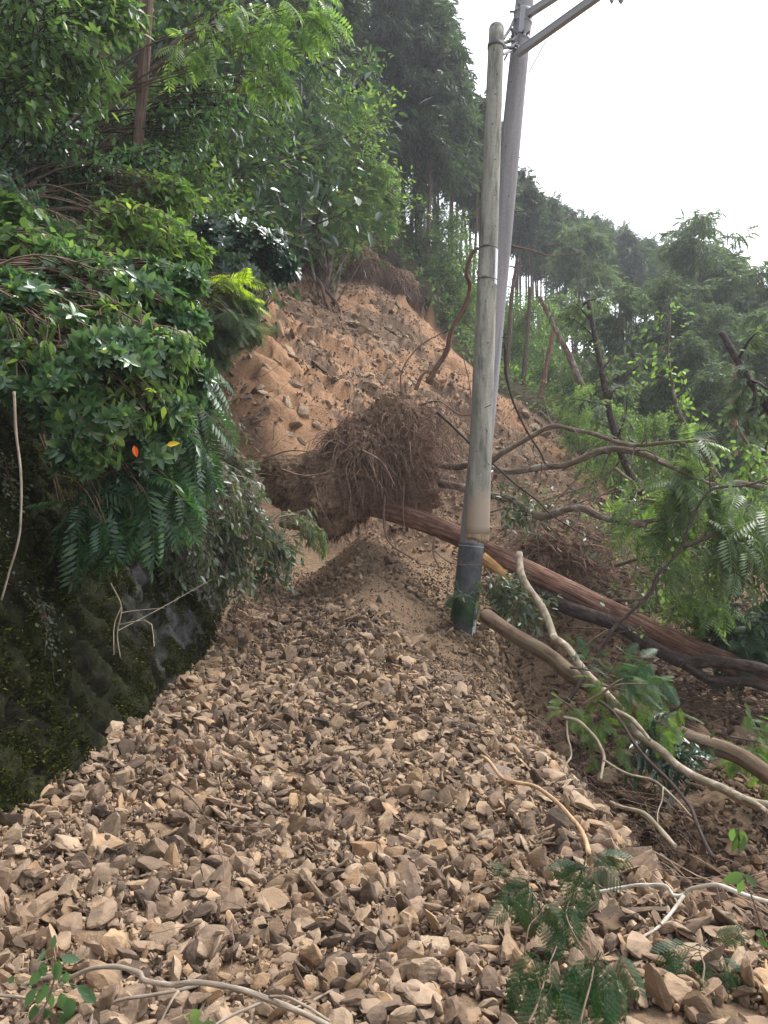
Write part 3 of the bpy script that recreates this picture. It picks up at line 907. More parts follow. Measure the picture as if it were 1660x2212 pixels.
# the rest of the broken stone: one mass
def rubble():
    rng = np.random.default_rng(3)
    tmpl = []
    for k in range(16):
        fl = (1.0, rng.uniform(0.4, 0.85), rng.uniform(0.14, 0.42))
        tmpl.append((rock_shape(300 + k, 2, fl, 12, 0.02, 0.28)))
    tmpl3 = [rock_shape(500 + k, 3, (1.0, rng.uniform(0.4, 0.85), rng.uniform(0.14, 0.42)), 14, 0.04, 0.32) for k in range(22)]
    box = (np.array([(x, y, z) for x in (-1, 1) for y in (-.7, .7) for z in (-.45, .45)]) * np.array([[1, 1, 1], [.7, .9, 1.1], [1.1, .6, .8], [.8, 1, .9], [1, .8, 1], [.6, 1, 1.2], [1, 1.1, .7], [.9, .7, 1]]), np.array([(0, 1, 3), (0, 3, 2), (4, 6, 7), (4, 7, 5), (0, 4, 5), (0, 5, 1), (2, 3, 7), (2, 7, 6), (0, 2, 6), (0, 6, 4), (1, 5, 7), (1, 7, 3)]))
    tmpl1 = [rock_shape(400 + k, 1, (1.0, rng.uniform(0.5, 0.9), rng.uniform(0.2, 0.6)), 6, 0.0, 0.3) for k in range(12)]
    mb = MB()
    occ = np.array(rock_list)
    def scatter(N, xr, yr, smin, smax, tm, pw=2.2, sink=0.25, accept=None, ypow=1.0, tilt=0.5, lift=0.0):
        y = yr[0] + (yr[1] - yr[0]) * rng.random(N) ** ypow
        x = rng.uniform(xr[0], xr[1], N)
        s = smin + (smax - smin) * rng.random(N) ** pw
        k = (x > -0.56 * y - 0.5) & (x < 0.62 * y + 1.2)
        if accept is not None:
            k &= accept(x, y)
        x, y, s = x[k], y[k], s[k]
        keep = np.ones(len(x), bool)
        for a, b, c in occ:
            near = (np.abs(x - a) < c) & (np.abs(y - b) < c)
            keep &= ~(near & ((x - a) ** 2 + (y - b) ** 2 < (c * 0.72) ** 2))
        x, y, s = x[keep], y[keep], s[keep]
        h = H(x, y)
        n = slope_normal(x, y)
        zax = nrm(n + rng.normal(0, tilt, n.shape))
        R = frames(rdir(rng, len(x)), zax)
        z = h + s * (0.32 - sink) + lift * rng.random(len(x))
        P = np.stack([x, y, z], -1)
        ti = rng.integers(len(tm), size=len(x))
        for t in range(len(tm)):
            m = ti == t
            if m.any():
                mb.add(*inst(tm[t][0], tm[t][1], P[m], R[m], s[m]))
    pile = lambda x, y: (x > wall_x(0.25)) & (y < 12.6)
    pits = lambda x, y: fbm(xyz(x * 0.9, y * 0.6), 3, 91) < 0.3
    soil = lambda x, y: pile(x, y) & (fbm(xyz(x * 0.8, y * 0.5), 3, 91) + rng.normal(0, 0.1, x.shape) + 0.25 * sstep(y, 8, 11) < 0.20)
    scatter(1500, (-2.0, 2.6), (1.9, 7), 0.042, 0.092, tmpl3, 1.6, 0.1, pile, 1.3, 0.6, 0.05)
    scatter(6500, (-2.0, 2.6), (1.9, 7), 0.03, 0.07, tmpl, 1.6, 0.1, pile, 1.3, 0.6, 0.04)
    scatter(22000, (-2.0, 2.4), (1.9, 7.0), 0.013, 0.034, tmpl1, 1.5, 0.05, pile, 1.2, 0.8, 0.02)
    scatter(800, (-2.0, 2.2), (5, 9.5), 0.06, 0.13, tmpl, 2.2, 0.15, soil, 1, 0.5, 0.03)
    scatter(5600, (-2.0, 2.2), (5, 11.0), 0.03, 0.075, tmpl, 2.0, 0.12, soil, 1, 0.6, 0.03)
    scatter(6000, (-2.0, 2.2), (7, 12.8), 0.012, 0.04, tmpl1, 1.6, 0.1, soil, 1, 0.35, 0.01)
    scatter(60000, (-2.0, 2.4), (1.9, 8.5), 0.005, 0.015, [box], 1.3, 0.0, pile, 1.4, 1.0, 0.03)
    scatter(6000, (-2.0, 2.2), (7, 12.8), 0.006, 0.015, [box], 1.3, 0.0, pile, 1.0, 1.0, 0.02)
    right = lambda x, y: (x > 1.2)
    scatter(1100, (1.2, 7.5), (1.6, 11), 0.07, 0.17, tmpl, 2.2, 0.15, right, 0.9, 0.5, 0.05)
    scatter(10000, (1.2, 8), (1.6, 13), 0.03, 0.085, tmpl, 1.6, 0.1, right, 0.9, 0.6, 0.05)
    scatter(9000, (1.2, 5), (1.6, 9), 0.02, 0.04, tmpl1, 1.5, 0.05, right, 0.9, 0.8, 0.03)
    def on_scar(lo, seed=93):
        def f(x, y):
            sdv = poly_sd(x, y, scar_xy)
            m = detail(x, y)[1]
            nz = fbm(xyz((x * 0.8 + y * 0.6) * 0.3, (-x * 0.6 + y * 0.8) * 0.9), 3, seed)
            t = np.exp(-(line_d(x, y, band) / 0.9) ** 2) + np.exp(-(line_d(x, y, band2) / 0.7) ** 2)
            return (sdv < -0.15) & (m > 0.2) & (nz - 0.5 * t > lo)
        return f
    scatter(9000, (-9, 10), (12.6, 30), 0.035, 0.12, tmpl1, 2.0, 0.15, on_scar(-0.25), 1, 0.5)
    scatter(1200, (-9, 10), (13, 30), 0.09, 0.24, tmpl, 2.4, 0.2, on_scar(0.05), 1, 0.3)
    scatter(22000, (-7, 7), (12.6, 26), 0.02, 0.055, tmpl1, 1.5, 0.15, on_scar(-0.6), 1, 0.6)
    # outcropping ledges on the scar
    led = np.array([ray_hit(px, py)[:2] for px, py in [(620, 720), (640, 790), (700, 800), (660, 820), (760, 830), (480, 830), (500, 870), (520, 850), (560, 760), (640, 620), (720, 700), (600, 640), (570, 650), (800, 760), (850, 740), (1170, 960), (900, 800), (600, 920), (650, 900)]])
    for a, b in led:
        scatter(18, (a - 0.8, a + 0.8), (b - 0.7, b + 0.7), 0.06, 0.26, tmpl, 2.2, 0.30, None, 1, 0.22)
    o = obj('rubble', mb, M['rubble'])
    V_, F_, _u = mb.arrays()
    c_ = V_[F_[:, 0]]
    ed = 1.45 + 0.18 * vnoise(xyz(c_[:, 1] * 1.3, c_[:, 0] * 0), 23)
    o.data.materials.append(M['rubble_brown_shade'])
    dm = ((c_[:, 0] > ed) & (c_[:, 1] > 3.3) & (c_[:, 1] < 13)).astype(np.int32)  # stones past the right shoulder: browner, part of the darkening is painted shade
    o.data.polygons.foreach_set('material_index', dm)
    tag(o, 'countless smaller broken shale stones covering bank and slope', kind='stuff')
rubble()

# ------------------------------------------------------------------ foliage templates
def leaf_t(L=1.0, Wd=0.4, fold=0.06, droop=0.12, n=3):
    """pointed leaf along +X with a folded midrib, n stations"""
    ts = np.linspace(0, 1, n + 2)
    V = [(0, 0, 0)]
    F = []
    prof = lambda t: math.sin(math.pi * t ** 0.85) ** 0.9 if 0 < t < 1 else 0
    for t in ts[1:-1]:
        w = Wd / 2 * prof(t)
        z = -droop * t * t * L
        V += [(t * L, w, z + fold * w * 4), (t * L, 0, z - fold * w), (t * L, -w, z + fold * w * 4)]
    V.append((L, 0, -droop * L))
    F += [(0, 2, 1), (0, 3, 2)]
    for k in range(n - 1):
        a = 1 + 3 * k
        F += [(a, a + 1, a + 4), (a, a + 4, a + 3), (a + 1, a + 2, a + 5), (a + 1, a + 5, a + 4)]
    a = 1 + 3 * (n - 1)
    e = len(V) - 1
    F += [(a, a + 1, e), (a + 1, a + 2, e)]
    return np.array(V, float), np.array(F)
LEAF1 = leaf_t(n=1, Wd=0.42)
LEAF3 = leaf_t(n=3, Wd=0.40)
LEAFN = leaf_t(n=2, Wd=0.26)
LEAFR = leaf_t(n=2, Wd=0.62)
def pinnate_t(n=8, L=1.0, leaf=0.36, wd=0.26, droop=0.3, tmpl=None, ang=62):
    mb = MB()
    rng = np.random.default_rng(1)
    tv, tf = tmpl or leaf_t(n=1, Wd=wd)
    for k in range(n):
        t = 0.18 + 0.82 * k / (n - 1)
        p = np.array([t * L, 0, -droop * t * t * L])
        for s in (-1, 1):
            a = math.radians(ang + rng.normal(0, 4)) * s
            d = np.array([[math.cos(a), math.sin(a), -0.25 - 0.3 * t]])
            sc = leaf * (0.75 + 0.4 * math.sin(math.pi * min(t, .95)))
            mb.add(*inst(tv, tf, p[None], frames(d, np.array([[0, 0, 1.0]])), np.array([sc])))
    p = np.array([[L, 0, -droop * L]])
    mb.add(*inst(tv, tf, p, frames(np.array([[1, 0, -0.8]]), np.array([[0, 0, 1.0]])), np.array([leaf])))
    ts = np.linspace(0, 1, 5)
    w = 0.008
    R = np.array([[t * L, s * w, -droop * t * t * L] for t in ts for s in (-1, 1)])
    mb.add(R, [(2 * i, 2 * i + 1, 2 * i + 3) for i in range(4)] + [(2 * i, 2 * i + 3, 2 * i + 2) for i in range(4)])
    return mb.arrays()[:2]
PINN = pinnate_t()
def bipinnate_t():
    mb = MB()
    pv = []
    tv = np.array([(0, -0.5, 0), (1, -0.35, 0), (1, 0.35, 0), (0, 0.5, 0)], float)
    tf = np.array([(0, 1, 2), (0, 2, 3)])
    m = 19
    for k in range(m):                                    # one pinna of many small leaflets
        t = 0.08 + 0.9 * k / (m - 1)
        for s in (-1, 1):
            a = math.radians(68) * s
            d = np.array([[math.cos(a), math.sin(a), -0.12]])
            ln = 0.10 * math.sin(math.pi * (0.15 + 0.75 * t)) ** 0.6
            pv.append(inst(tv, tf, np.array([[t, 0, -0.18 * t * t]]), frames(d, np.array([[0, 0.0, 1.0]])), np.array([[ln, 0.036, 1]]))[0])
    pinna = np.concatenate(pv)
    pf = np.concatenate([tf + 4 * i for i in range(2 * m)])
    n = 9
    for k in range(n):
        t = 0.15 + 0.85 * k / (n - 1)
        p = np.array([t, 0, -0.35 * t * t])
        for s in (-1, 1):
            a = math.radians(58) * s
            sc = 0.5 * (0.6 + 0.45 * math.sin(math.pi * min(0.97, t * 0.9 + 0.05)))
            mb.add(*inst(pinna, pf, p[None], frames(np.array([[math.cos(a), math.sin(a), -0.45 - 0.5 * t]]), np.array([[0, 0, 1.0]])), np.array([sc])))
    return mb.arrays()[:2]
BIPIN = bipinnate_t()
def whorl_t(n=8):
    mb = MB()
    rng = np.random.default_rng(2)
    tv, tf = leaf_t(n=3, Wd=0.46, droop=0.2, fold=0.07)
    for k in range(n):
        a = 2 * math.pi * k / n + rng.normal(0, 0.15)
        el = rng.uniform(-0.05, 0.55)
        d = np.array([[math.cos(a) * math.cos(el), math.sin(a) * math.cos(el), math.sin(el)]])
        mb.add(*inst(tv, tf, np.array([[0, 0, 0.0]]), frames(d, np.array([[0, 0, 1.0]])), np.array([rng.uniform(0.7, 1.05)])))
    return mb.arrays()[:2]
WHORL = whorl_t()
def spray_t(n=9, w=0.05, droop=0.45, fan=0.34):
    """drooping conifer spray along +X made of narrow tapered tufts"""
    rng = np.random.default_rng(4)
    V, F = [], []
    for k in range(n):
        t = k / n
        s = -1 if k % 2 else 1
        p = np.array([t * 0.8, 0, -droop * t * t * 0.8])
        a = s * rng.uniform(0.35, 0.85)
        L = fan * (1.1 - 0.5 * t) * rng.uniform(0.8, 1.2)
        e = p + L * np.array([math.cos(a), math.sin(a), -rng.uniform(0.2, 0.7)])
        sd_ = np.array([-math.sin(a), math.cos(a), rng.uniform(-.4, .4)]) * w
        mid = (p + e) / 2
        b = len(V)
        V += [p, mid + sd_, e, mid - sd_]
        F += [(b, b + 1, b + 2), (b, b + 2, b + 3)]
    b = len(V)
    V += [(0, 0, 0), (0.5, w * 0.8, -droop * 0.25), (1, 0, -droop), (0.5, -w * 0.8, -droop * 0.25)]
    F += [(b, b + 1, b + 2), (b, b + 2, b + 3)]
    return np.array(V, float), np.array(F)
SPRAY = spray_t()
SPRAY_F = spray_t(6, 0.08, 0.5, 0.42)
def frond_t():
    """flat fan of cypress foliage: side twigs each with small scale-leaf teeth"""
    mb = MB()
    tv = np.array([(0, -0.5, 0), (1, 0, 0.0), (0, 0.5, 0)], float)
    tf = np.array([(0, 1, 2)])
    for k in range(10):
        t = 0.06 + 0.9 * k / 9
        for s in (-1, 1):
            a = math.radians(48) * s
            L = 0.5 * (1 - t) + 0.12
            d = np.array([math.cos(a), math.sin(a), -0.25])
            p0 = np.array([t, 0, -0.25 * t * t])
            m = 7
            for q in range(m):
                u = (q + 0.5) / m
                for s2 in (-1, 1):
                    a2 = a + s2 * 0.75
                    mb.add(*inst(tv, tf, (p0 + d * L * u)[None], frames(np.array([[math.cos(a2), math.sin(a2), -0.3]]), np.array([[0, 0, 1.0]])), np.array([[0.115 * (1.15 - u), 0.03, 1]])))
            mb.add(*inst(tv, tf, p0[None], frames(d[None], np.array([[0, 0, 1.0]])), np.array([[L * 1.1, 0.016, 1]])))
    return mb.arrays()[:2]
FROND = frond_t()

def leaves(mb, anchors, dirs, tmpl, size, rng, per=1, spread=0.05, jit=0.8, droop=0.2, upn=1.0, var=0.3):
    P = np.repeat(anchors, per, 0)
    D = np.repeat(dirs, per, 0)
    P = P + rng.normal(0, spread, P.shape)
    d = nrm(nrm(D) + rng.normal(0, jit, P.shape) + np.array([0, 0, -droop]))
    n = nrm(np.array([0, 0, upn]) + rng.normal(0, 0.5, P.shape))
    s = size * (1 + var * rng.uniform(-1, 1, len(P)))
    mb.add(*inst(tmpl[0], tmpl[1], P, frames(d, n), s))

# ------------------------------------------------------------------ plant builders
def broad_arrays(rng, h, tr, lo, cr, nl, ntw=7, twl=0.35, lean=(0, 0), csh=1.0):
    """trunk along +Z from the origin; returns wood MB, anchors, dirs"""
    wood = MB()
    top = np.array([lean[0], lean[1], h])
    tp = spline([np.array([0, 0, -1.2]), np.array([0, 0, 0.0]), top * 0.5 + rng.normal(0, 0.05 * h, 3) * [1, 1, 0], top * 0.92], 18)
    wood.add(*tubes(tp[None], np.linspace(tr, tr * 0.18, 18)[None], 8))
    c = top * (1 + lo) / 2 * 1.0
    rz = h * (1 - lo) / 2 * 1.05
    limbs, tw = [], []
    for k in range(nl):
        t = lo * 0.75 + (1 - lo * 0.75) * (k + 0.5) / nl * 0.93
        i = min(17, int(3 + t * 14))
        p0 = tp[i]
        e = rdir(rng, 1)[0]
        e = c + e * np.array([cr, cr, rz]) * rng.uniform(0.6, 1.0)
        e = 0.5 * e + 0.5 * (p0 + (e - p0) * np.array([1, 1, 0.4]) + [0, 0, 0.25 * np.linalg.norm(e - p0)])
        m = (p0 + e) / 2 + rng.normal(0, 0.08, 3) * np.linalg.norm(e - p0) + [0, 0, 0.08 * np.linalg.norm(e - p0)]
        limbs.append(spline([p0, m, e], 9))
    limbs = np.array(limbs)
    r0 = tr * 0.42 * rng.uniform(0.5, 1, nl)
    wood.add(*tubes(limbs, r0[:, None] * np.linspace(1, 0.2, 9)[None], 5))
    A, D = [], []
    for L in limbs:
        ln = np.linalg.norm(L[-1] - L[0])
        for q in range(ntw):
            i = int(rng.integers(3, 9))
            p = L[i]
            d = nrm(nrm(L[-1] - L[0]) * 0.6 + rdir(rng, 1)[0] + [0, 0, 0.1])
            tl = twl * rng.uniform(0.5, 1.3) * csh
            e = p + d * tl
            T = spline([p, (p + e) / 2 + rng.normal(0, 0.06 * tl, 3), e], 5)
            tw.append(T)
            A.append(T[1:]); D.append(np.repeat(d[None], 4, 0))
    tw = np.array(tw)
    wood.add(*tubes(tw, np.full(len(tw), tr * 0.06)[:, None] * np.linspace(1.2, 0.3, 5)[None], 3))
    return wood, np.concatenate(A), np.concatenate(D)

def cedar_arrays(rng, h, tr, lo, cr, nb, na=9, lean=0.0, power=0.8, dead=10, fdroop=0.18):
    wood = MB()
    tp = spline([(0, 0, -1.5), (0, 0, 0), (lean * 0.4, 0.02 * h, h * 0.5), (lean, 0, h)], 20)
    wood.add(*tubes(tp[None], (np.linspace(1, 0.08, 20) ** 0.9 * tr)[None], 9))
    br, A, D, rr = [], [], [], []
    for k in range(nb):
        t = lo + (1 - lo) * (k + rng.random()) / nb
        p0 = tp[min(19, int(1.5 + t * 17.5))] * [1, 1, 0] + [0, 0, t * h]
        a = rng.uniform(0, 2 * math.pi)
        L = cr * ((1 - t) / (1 - lo) + 0.08) ** power * rng.uniform(0.65, 1.1) * (0.6 + 0.4 * min(1, (t - lo) / 0.12))
        e = p0 + np.array([math.cos(a) * L, math.sin(a) * L, L * (0.12 - fdroop - 0.25 * (1 - t)) + 0.1])
        m = (p0 + e) / 2 + [0, 0, 0.12 * L]
        B = spline([p0, m, e], 6)
        br.append(B); rr.append(0.03 * (L / cr) * tr * 6)
        n = max(2, int(na * L / cr + 1))
        u = np.linspace(0.25, 1.0, n)
        idx = (u * 5).astype(int).clip(0, 4)
        f = (u * 5 - idx)[:, None]
        pts = B[idx] * (1 - f) + B[np.minimum(idx + 1, 5)] * f
        A.append(pts); D.append(np.repeat(nrm(e - p0)[None], n, 0))
    for k in range(dead):
        t = rng.uniform(0.12, lo)
        p0 = np.array([0, 0, t * h]) + tp[min(19, int(1.5 + t * 17.5))] * [1, 1, 0]
        a = rng.uniform(0, 2 * math.pi)
        L = cr * rng.uniform(0.3, 0.8)
        e = p0 + np.array([math.cos(a) * L, math.sin(a) * L, rng.uniform(-0.1, 0.35) * L])
        br.append(spline([p0, (p0 + e) / 2 + [0, 0, -0.05 * L], e], 6)); rr.append(0.012)
    wood.add(*tubes(np.array(br), np.array(rr)[:, None] * np.linspace(1, 0.2, 6)[None], 3))
    return wood, np.concatenate(A), np.concatenate(D)

def make_plant(name, label, cat, wood, crown, mw, mc, loc, group=None, smooth=False):
    t = thing(name, label, cat, loc, group)
    obj('trunk', wood, mw, t, True)
    obj('crown', crown, mc, t, smooth)
    return t
def at_px(px, py, d):
    p = W(px, py, d)
    return p
HIDE = (0, 0, -500)
protos_used = {}
def plant(proto, hc, px, py, d, label=None, group=None, rz=None, rng=np.random.default_rng(8), smin=0.55, smax=1.7, tilt=0.0, foot=None):
    """put a copy so that its crown centre (height hc at scale 1) is where the photo has it, its foot on the ground"""
    p = W(px, py, d)
    if foot is not None:
        f = Vector((foot[0], foot[1], H1(*foot)))
        v = Vector(p) - f
        q = v.to_track_quat('Z', 'Y')
        s2 = v.length / hc
        if proto.name not in protos_used:
            protos_used[proto.name] = 1
            o = proto
            o.location, o.rotation_euler, o.scale = f, q.to_euler(), (s2,) * 3
            tag(o, label, None, group)
            return o
        return copy_thing(proto, f, q.to_euler(), s2, label, group)
    gz = H1(p[0], p[1])
    s = (p[2] - gz) / hc
    s2 = float(np.clip(s, smin, smax))
    loc = (p[0], p[1], gz if smin <= s <= smax else p[2] - hc * s2)
    if loc[2] > gz + 0.05 and s > smax:
        loc = (p[0], p[1], gz)                            # keep the foot on the ground
    rot = (rng.normal(0, 0.02) + tilt, rng.normal(0, 0.02), rng.uniform(0, 6.28) if rz is None else rz)
    if proto.name not in protos_used:
        protos_used[proto.name] = 1
        o = proto
        o.location, o.rotation_euler, o.scale = loc, rot, (s2,) * 3
        if label: o['label'] = label
        if group: o['group'] = group
        return o
    return copy_thing(proto, loc, rot, s2, label, group)

rng = np.random.default_rng(21)
# prototypes -------------------------------------------------------
w_, a_, d_ = cedar_arrays(rng, 12.5, 0.17, 0.62, 2.1, 70, 9, 0.15, 0.5, 14)
c_ = MB(); leaves(c_, a_, d_, SPRAY_F, 0.62, rng, 3, 0.14, 0.55, 0.45)
CYP1 = make_plant('cypress_tree', 'cypress', 'tree', w_, c_, M['bark_cedar'], M['needle'], HIDE)
w_, a_, d_ = cedar_arrays(rng, 12.0, 0.15, 0.66, 1.9, 62, 9, -0.2, 0.45, 14)
c_ = MB(); leaves(c_, a_, d_, SPRAY_F, 0.6, rng, 3, 0.16, 0.6, 0.4)
CYP2 = make_plant('cypress_tree', 'cypress', 'tree', w_, c_, M['bark_cedar'], M['needle'], HIDE)
w_, a_, d_ = cedar_arrays(rng, 14, 0.22, 0.22, 2.7, 120, 13, 0.1, 0.75, 6)
c_ = MB(); leaves(c_, a_, d_, SPRAY, 0.62, rng, 4, 0.14, 0.6, 0.6)
CED1 = make_plant('cedar_tree', 'cedar', 'tree', w_, c_, M['bark_cedar'], M['needle'], HIDE)
w_, a_, d_ = cedar_arrays(rng, 7.6, 0.13, 0.25, 2.3, 80, 11, 0.5, 0.38, 8)
c_ = MB(); leaves(c_, a_, d_, SPRAY, 0.46, rng, 4, 0.16, 0.75, 0.55)
HIN1 = make_plant('hinoki_tree', 'cypress', 'tree', w_, c_, M['bark_red'], M['needle_pale'], HIDE)
w_, a_, d_ = broad_arrays(rng, 6.0, 0.10, 0.25, 1.7, 26, 9, 0.55)
c_ = MB(); leaves(c_, a_, d_, LEAF1, 0.125, rng, 9, 0.10, 0.8, 0.35)
BRO1 = make_plant('broadleaf_tree', 'broadleaf', 'tree', w_, c_, M['bark_grey'], M['leaf_mid'], HIDE)
w_, a_, d_ = broad_arrays(rng, 5.0, 0.08, 0.2, 1.5, 24, 9, 0.5)
c_ = MB(); leaves(c_, a_, d_, LEAF1, 0.11, rng, 10, 0.1, 0.8, 0.3)
BRI1 = make_plant('bright_tree', 'bright', 'tree', w_, c_, M['bark_grey'], M['leaf_bright'], HIDE)
w_, a_, d_ = broad_arrays(rng, 5.0, 0.09, 0.15, 1.8, 26, 9, 0.5)
c_ = MB(); leaves(c_, a_, d_, LEAF3, 0.13, rng, 5, 0.1, 0.8, 0.3)
DRK1 = make_plant('evergreen_tree', 'evergreen', 'tree', w_, c_, M['bark_dark'], M['leaf_darkglossy'], HIDE)
w_, a_, d_ = broad_arrays(rng, 5.5, 0.08, 0.3, 1.6, 18, 7, 0.45)
c_ = MB(); leaves(c_, a_, d_, PINN, 0.26, rng, 2, 0.05, 0.6, 0.4)
SUM1 = make_plant('sumac_tree', 'sumac', 'tree', w_, c_, M['bark_grey'], M['leaf_pinnate'], HIDE)
SUM2 = copy_thing(SUM1, HIDE, label='sumac')
for ch in SUM2.children:
    if ch.name.startswith('crown'):
        ch.data = ch.data.copy(); ch.data.materials[0] = M['leaf_bright']
w_, a_, d_ = broad_arrays(rng, 1.6, 0.025, 0.1, 0.8, 18, 6, 0.25)
c_ = MB(); leaves(c_, a_, d_, LEAF1, 0.075, rng, 6, 0.05, 0.8, 0.3)
SHR1 = make_plant('understory_shrub', 'shrub', 'shrub', w_, c_, M['twig'], M['leaf_mid'], HIDE)
w_, a_, d_ = broad_arrays(rng, 1.5, 0.025, 0.1, 0.8, 18, 6, 0.25)
c_ = MB(); leaves(c_, a_, d_, LEAF1, 0.07, rng, 7, 0.05, 0.8, 0.3)
SHR2 = make_plant('bright_shrub', 'shrub', 'shrub', w_, c_, M['twig'], M['leaf_bright'], HIDE)

# ------------------------------------------------------------------ the forest stand along the ridge
rng = np.random.default_rng(31)
spots = []
ridge = [(880, 30), (950, 31), (1050, 37), (1200, 49), (1400, 54), (1600, 59), (1780, 62)]
rp = np.array([p[0] for p in ridge]); rd = np.array([p[1] for p in ridge])
tr_ = 0
while len(spots) < 170 and tr_ < 12000:
    tr_ += 1
    px = rng.uniform(860, 1760)
    D0 = np.interp(px, rp, rd)
    d = D0 + rng.uniform(-1.5, 11)
    x = (px - 830) / FPX * d
    if x < 0.8 or any((x - a) ** 2 + (d - b) ** 2 < 1.45 ** 2 for a, b in spots):
        continue
    spots.append((x, d))
tops_px = np.array([860, 900, 950, 985, 1050, 1130, 1250, 1400, 1480, 1530, 1600, 1700])
tops_py = np.array([-80, -40, 60, 215, 262, 395, 460, 520, 545, 520, 615, 660])
fl = 'slender dark trunked cypress in the dense stand along the ridge behind the slide'
for k, (x, d) in enumerate(spots):
    px = 830 + x / d * FPX
    gz = H1(x, d)
    top = EYE + (1106 - np.interp(px, tops_px, tops_py)) / FPX * d
    pr, h0 = (CYP1, 12.5) if rng.random() < 0.55 else (CYP2, 12.0)
    s = min(1.5, max(0.7, (top - gz) / h0 * rng.uniform(0.86, 1.0)))
    rot = (rng.normal(0, 0.02), rng.normal(0, 0.025), rng.uniform(0, 6.28))
    if pr.name not in protos_used:
        protos_used[pr.name] = 1
        pr.location, pr.rotation_euler, pr.scale = (x, d, gz), rot, (s * 0.95, s * 0.95, s)
        o = pr
    else:
        o = copy_thing(pr, (x, d, gz), rot, (s * 0.95, s * 0.95, s))
    side = 'left of the concrete poles' if px < 1040 else ('just right of the concrete poles' if px < 1300 else 'far right of the poles')
    row = 'front row' if d < np.interp(px, rp, rd) + 4 else 'back rows'
    o['label'] = f'slender dark cypress in the {row} of the ridge, {side}'
    o['group'] = 'cypresses of the dense stand along the ridge'

# trees on the scarp and up the left hillside
big_ced = [(770, 230, 27, 'tall dark cedar standing on the scarp edge above the middle of the slide'), (850, 60, 29, 'tall cedar second from the sky on the scarp'),
           (905, 90, 31, 'tall cedar with drooping boughs edging the white sky'),
           (690, 60, 24, 'tall dark cedar behind the bright pinnate boughs at the top'), (560, 60, 20, 'dark cedar filling the top behind the broadleaf trees'), (460, 180, 18, 'dark cedar behind the trunk at upper left'),
           (120, 60, 15, 'dark cedar in the top left corner'), (230, 250, 19, 'dark cedar behind the slanting grey limb'), (640, 250, 26, 'dark cedar behind the bright green tree'), (20, 280, 17, 'dark cedar at the left picture edge'),
           (370, 60, 16, 'dark cedar above the reddish trunk at upper left'), (735, 330, 30, 'cedar low behind the scarp shrubs')]
for px, py, d, lab in big_ced:
    plant(CED1, 8.6, px, py, d, lab, 'cedars above the scarp', smin=0.5, smax=1.6)
bros = [(80, 420, 9, 'dark leafy tree at the left edge above the glossy shrub'), (210, 330, 10, 'leafy tree crossed by a slanting grey limb'), (410, 330, 14, 'leafy tree right of the reddish trunk at upper left'),
        (330, 470, 11, 'leafy tree right above the glossy shrub'), (560, 330, 24, 'leafy tree above the dark scarp hollow'), (540, 200, 23, 'broadleaf tree in the upper middle left'), (640, 300, 25, 'leafy tree left of the bright green tree'),
        (90, 150, 10, 'leafy tree high at the left edge'), (250, 120, 12, 'leafy tree high left of the reddish trunk'), (480, 330, 22, 'leafy tree at the left end of the scarp'), (430, 150, 18, 'leafy tree high in the left middle'), (590, 90, 24, 'leafy tree near the top behind the feathery leaves')]
for px, py, d, lab in bros:
    plant(BRO1, 3.7, px, py, d, lab, 'broadleaf trees on the left hillside', smax=2.4)
for px, py, d, lab in [(700, 200, 22, 'bright green fine-leaved tree leaning over the slide'), (655, 330, 24, 'bright green tree low above the scarp'), (720, 110, 23, 'bright green tree high beside the dark cedars'), (730, 420, 27, 'yellowish green young tree above the middle of the scarp'), (600, 360, 24, 'bright green young tree on the left scarp')]:
    plant(BRI1, 3.0, px, py, d, lab, 'bright green trees', smax=1.5)
for px, py, d, lab in [(150, 500, 8, 'dark glossy evergreen behind the whorled shrub'), (250, 250, 11, 'dark glossy evergreen left of the reddish trunk'), (60, 250, 9, 'dark glossy evergreen high at the left edge'), (470, 370, 22, 'dark glossy evergreen left above the scarp hollow'),
                       (400, 180, 14, 'dark glossy evergreen right of the reddish trunk')]:
    plant(DRK1, 2.9, px, py, d, lab, 'dark glossy evergreens', smax=2.2)
for px, py, d, foot, lab in [(60, 520, 6.5, (-4.4, 6.5), 'feathery leaved young tree at the left edge'), (190, 420, 9, (-5, 9), 'feathery leaved tree among the dark left trees')]:
    plant(SUM1, 3.6, px, py, d, lab, 'feathery leaved trees', smax=2.2, foot=foot)

# lighter trees on the right slope beyond the slide
for px, py, d, tl, lab in [(1440, 730, 27, 0.0, 'pale green drooping cypress at the middle right'), (1560, 780, 27, 0.05, 'pale green drooping cypress near the right edge'),
                           (1350, 740, 27, 0.0, 'pale green cypress beside the dark leaning trunk'), (1640, 800, 24, 0.0, 'pale green cypress cut by the right edge'), (1480, 840, 22, 0.0, 'low pale cypress above the fallen boughs'), (1370, 860, 23, 0.0, 'low pale cypress behind the dark leaning trunk'),
                           (1570, 900, 20, 0.0, 'low pale cypress in front of the dark trunks at right'), (1500, 640, 32, 0.0, 'hazy round topped cypress under the ridge line'), (1640, 720, 30, 0.0, 'hazy cypress at the right under the sky'), (1240, 600, 40, 0.0, 'hazy cypress below the ridge line right of the poles')]:
    plant(HIN1, 4.9, px, py, d, lab, 'pale green cypresses on the right slope', smin=0.5, smax=1.5)
for px, py, d, lab in [(1255, 900, 21, 'bright shrub at the right foot of the slide'), (1330, 960, 19, 'bright shrub beside the leaning trunks'), (1420, 980, 18, 'bright shrub behind the arching boughs')]:
    plant(BRI1, 3.0, px, py, d, lab, 'bright green bushes right of the slide', smin=0.35)

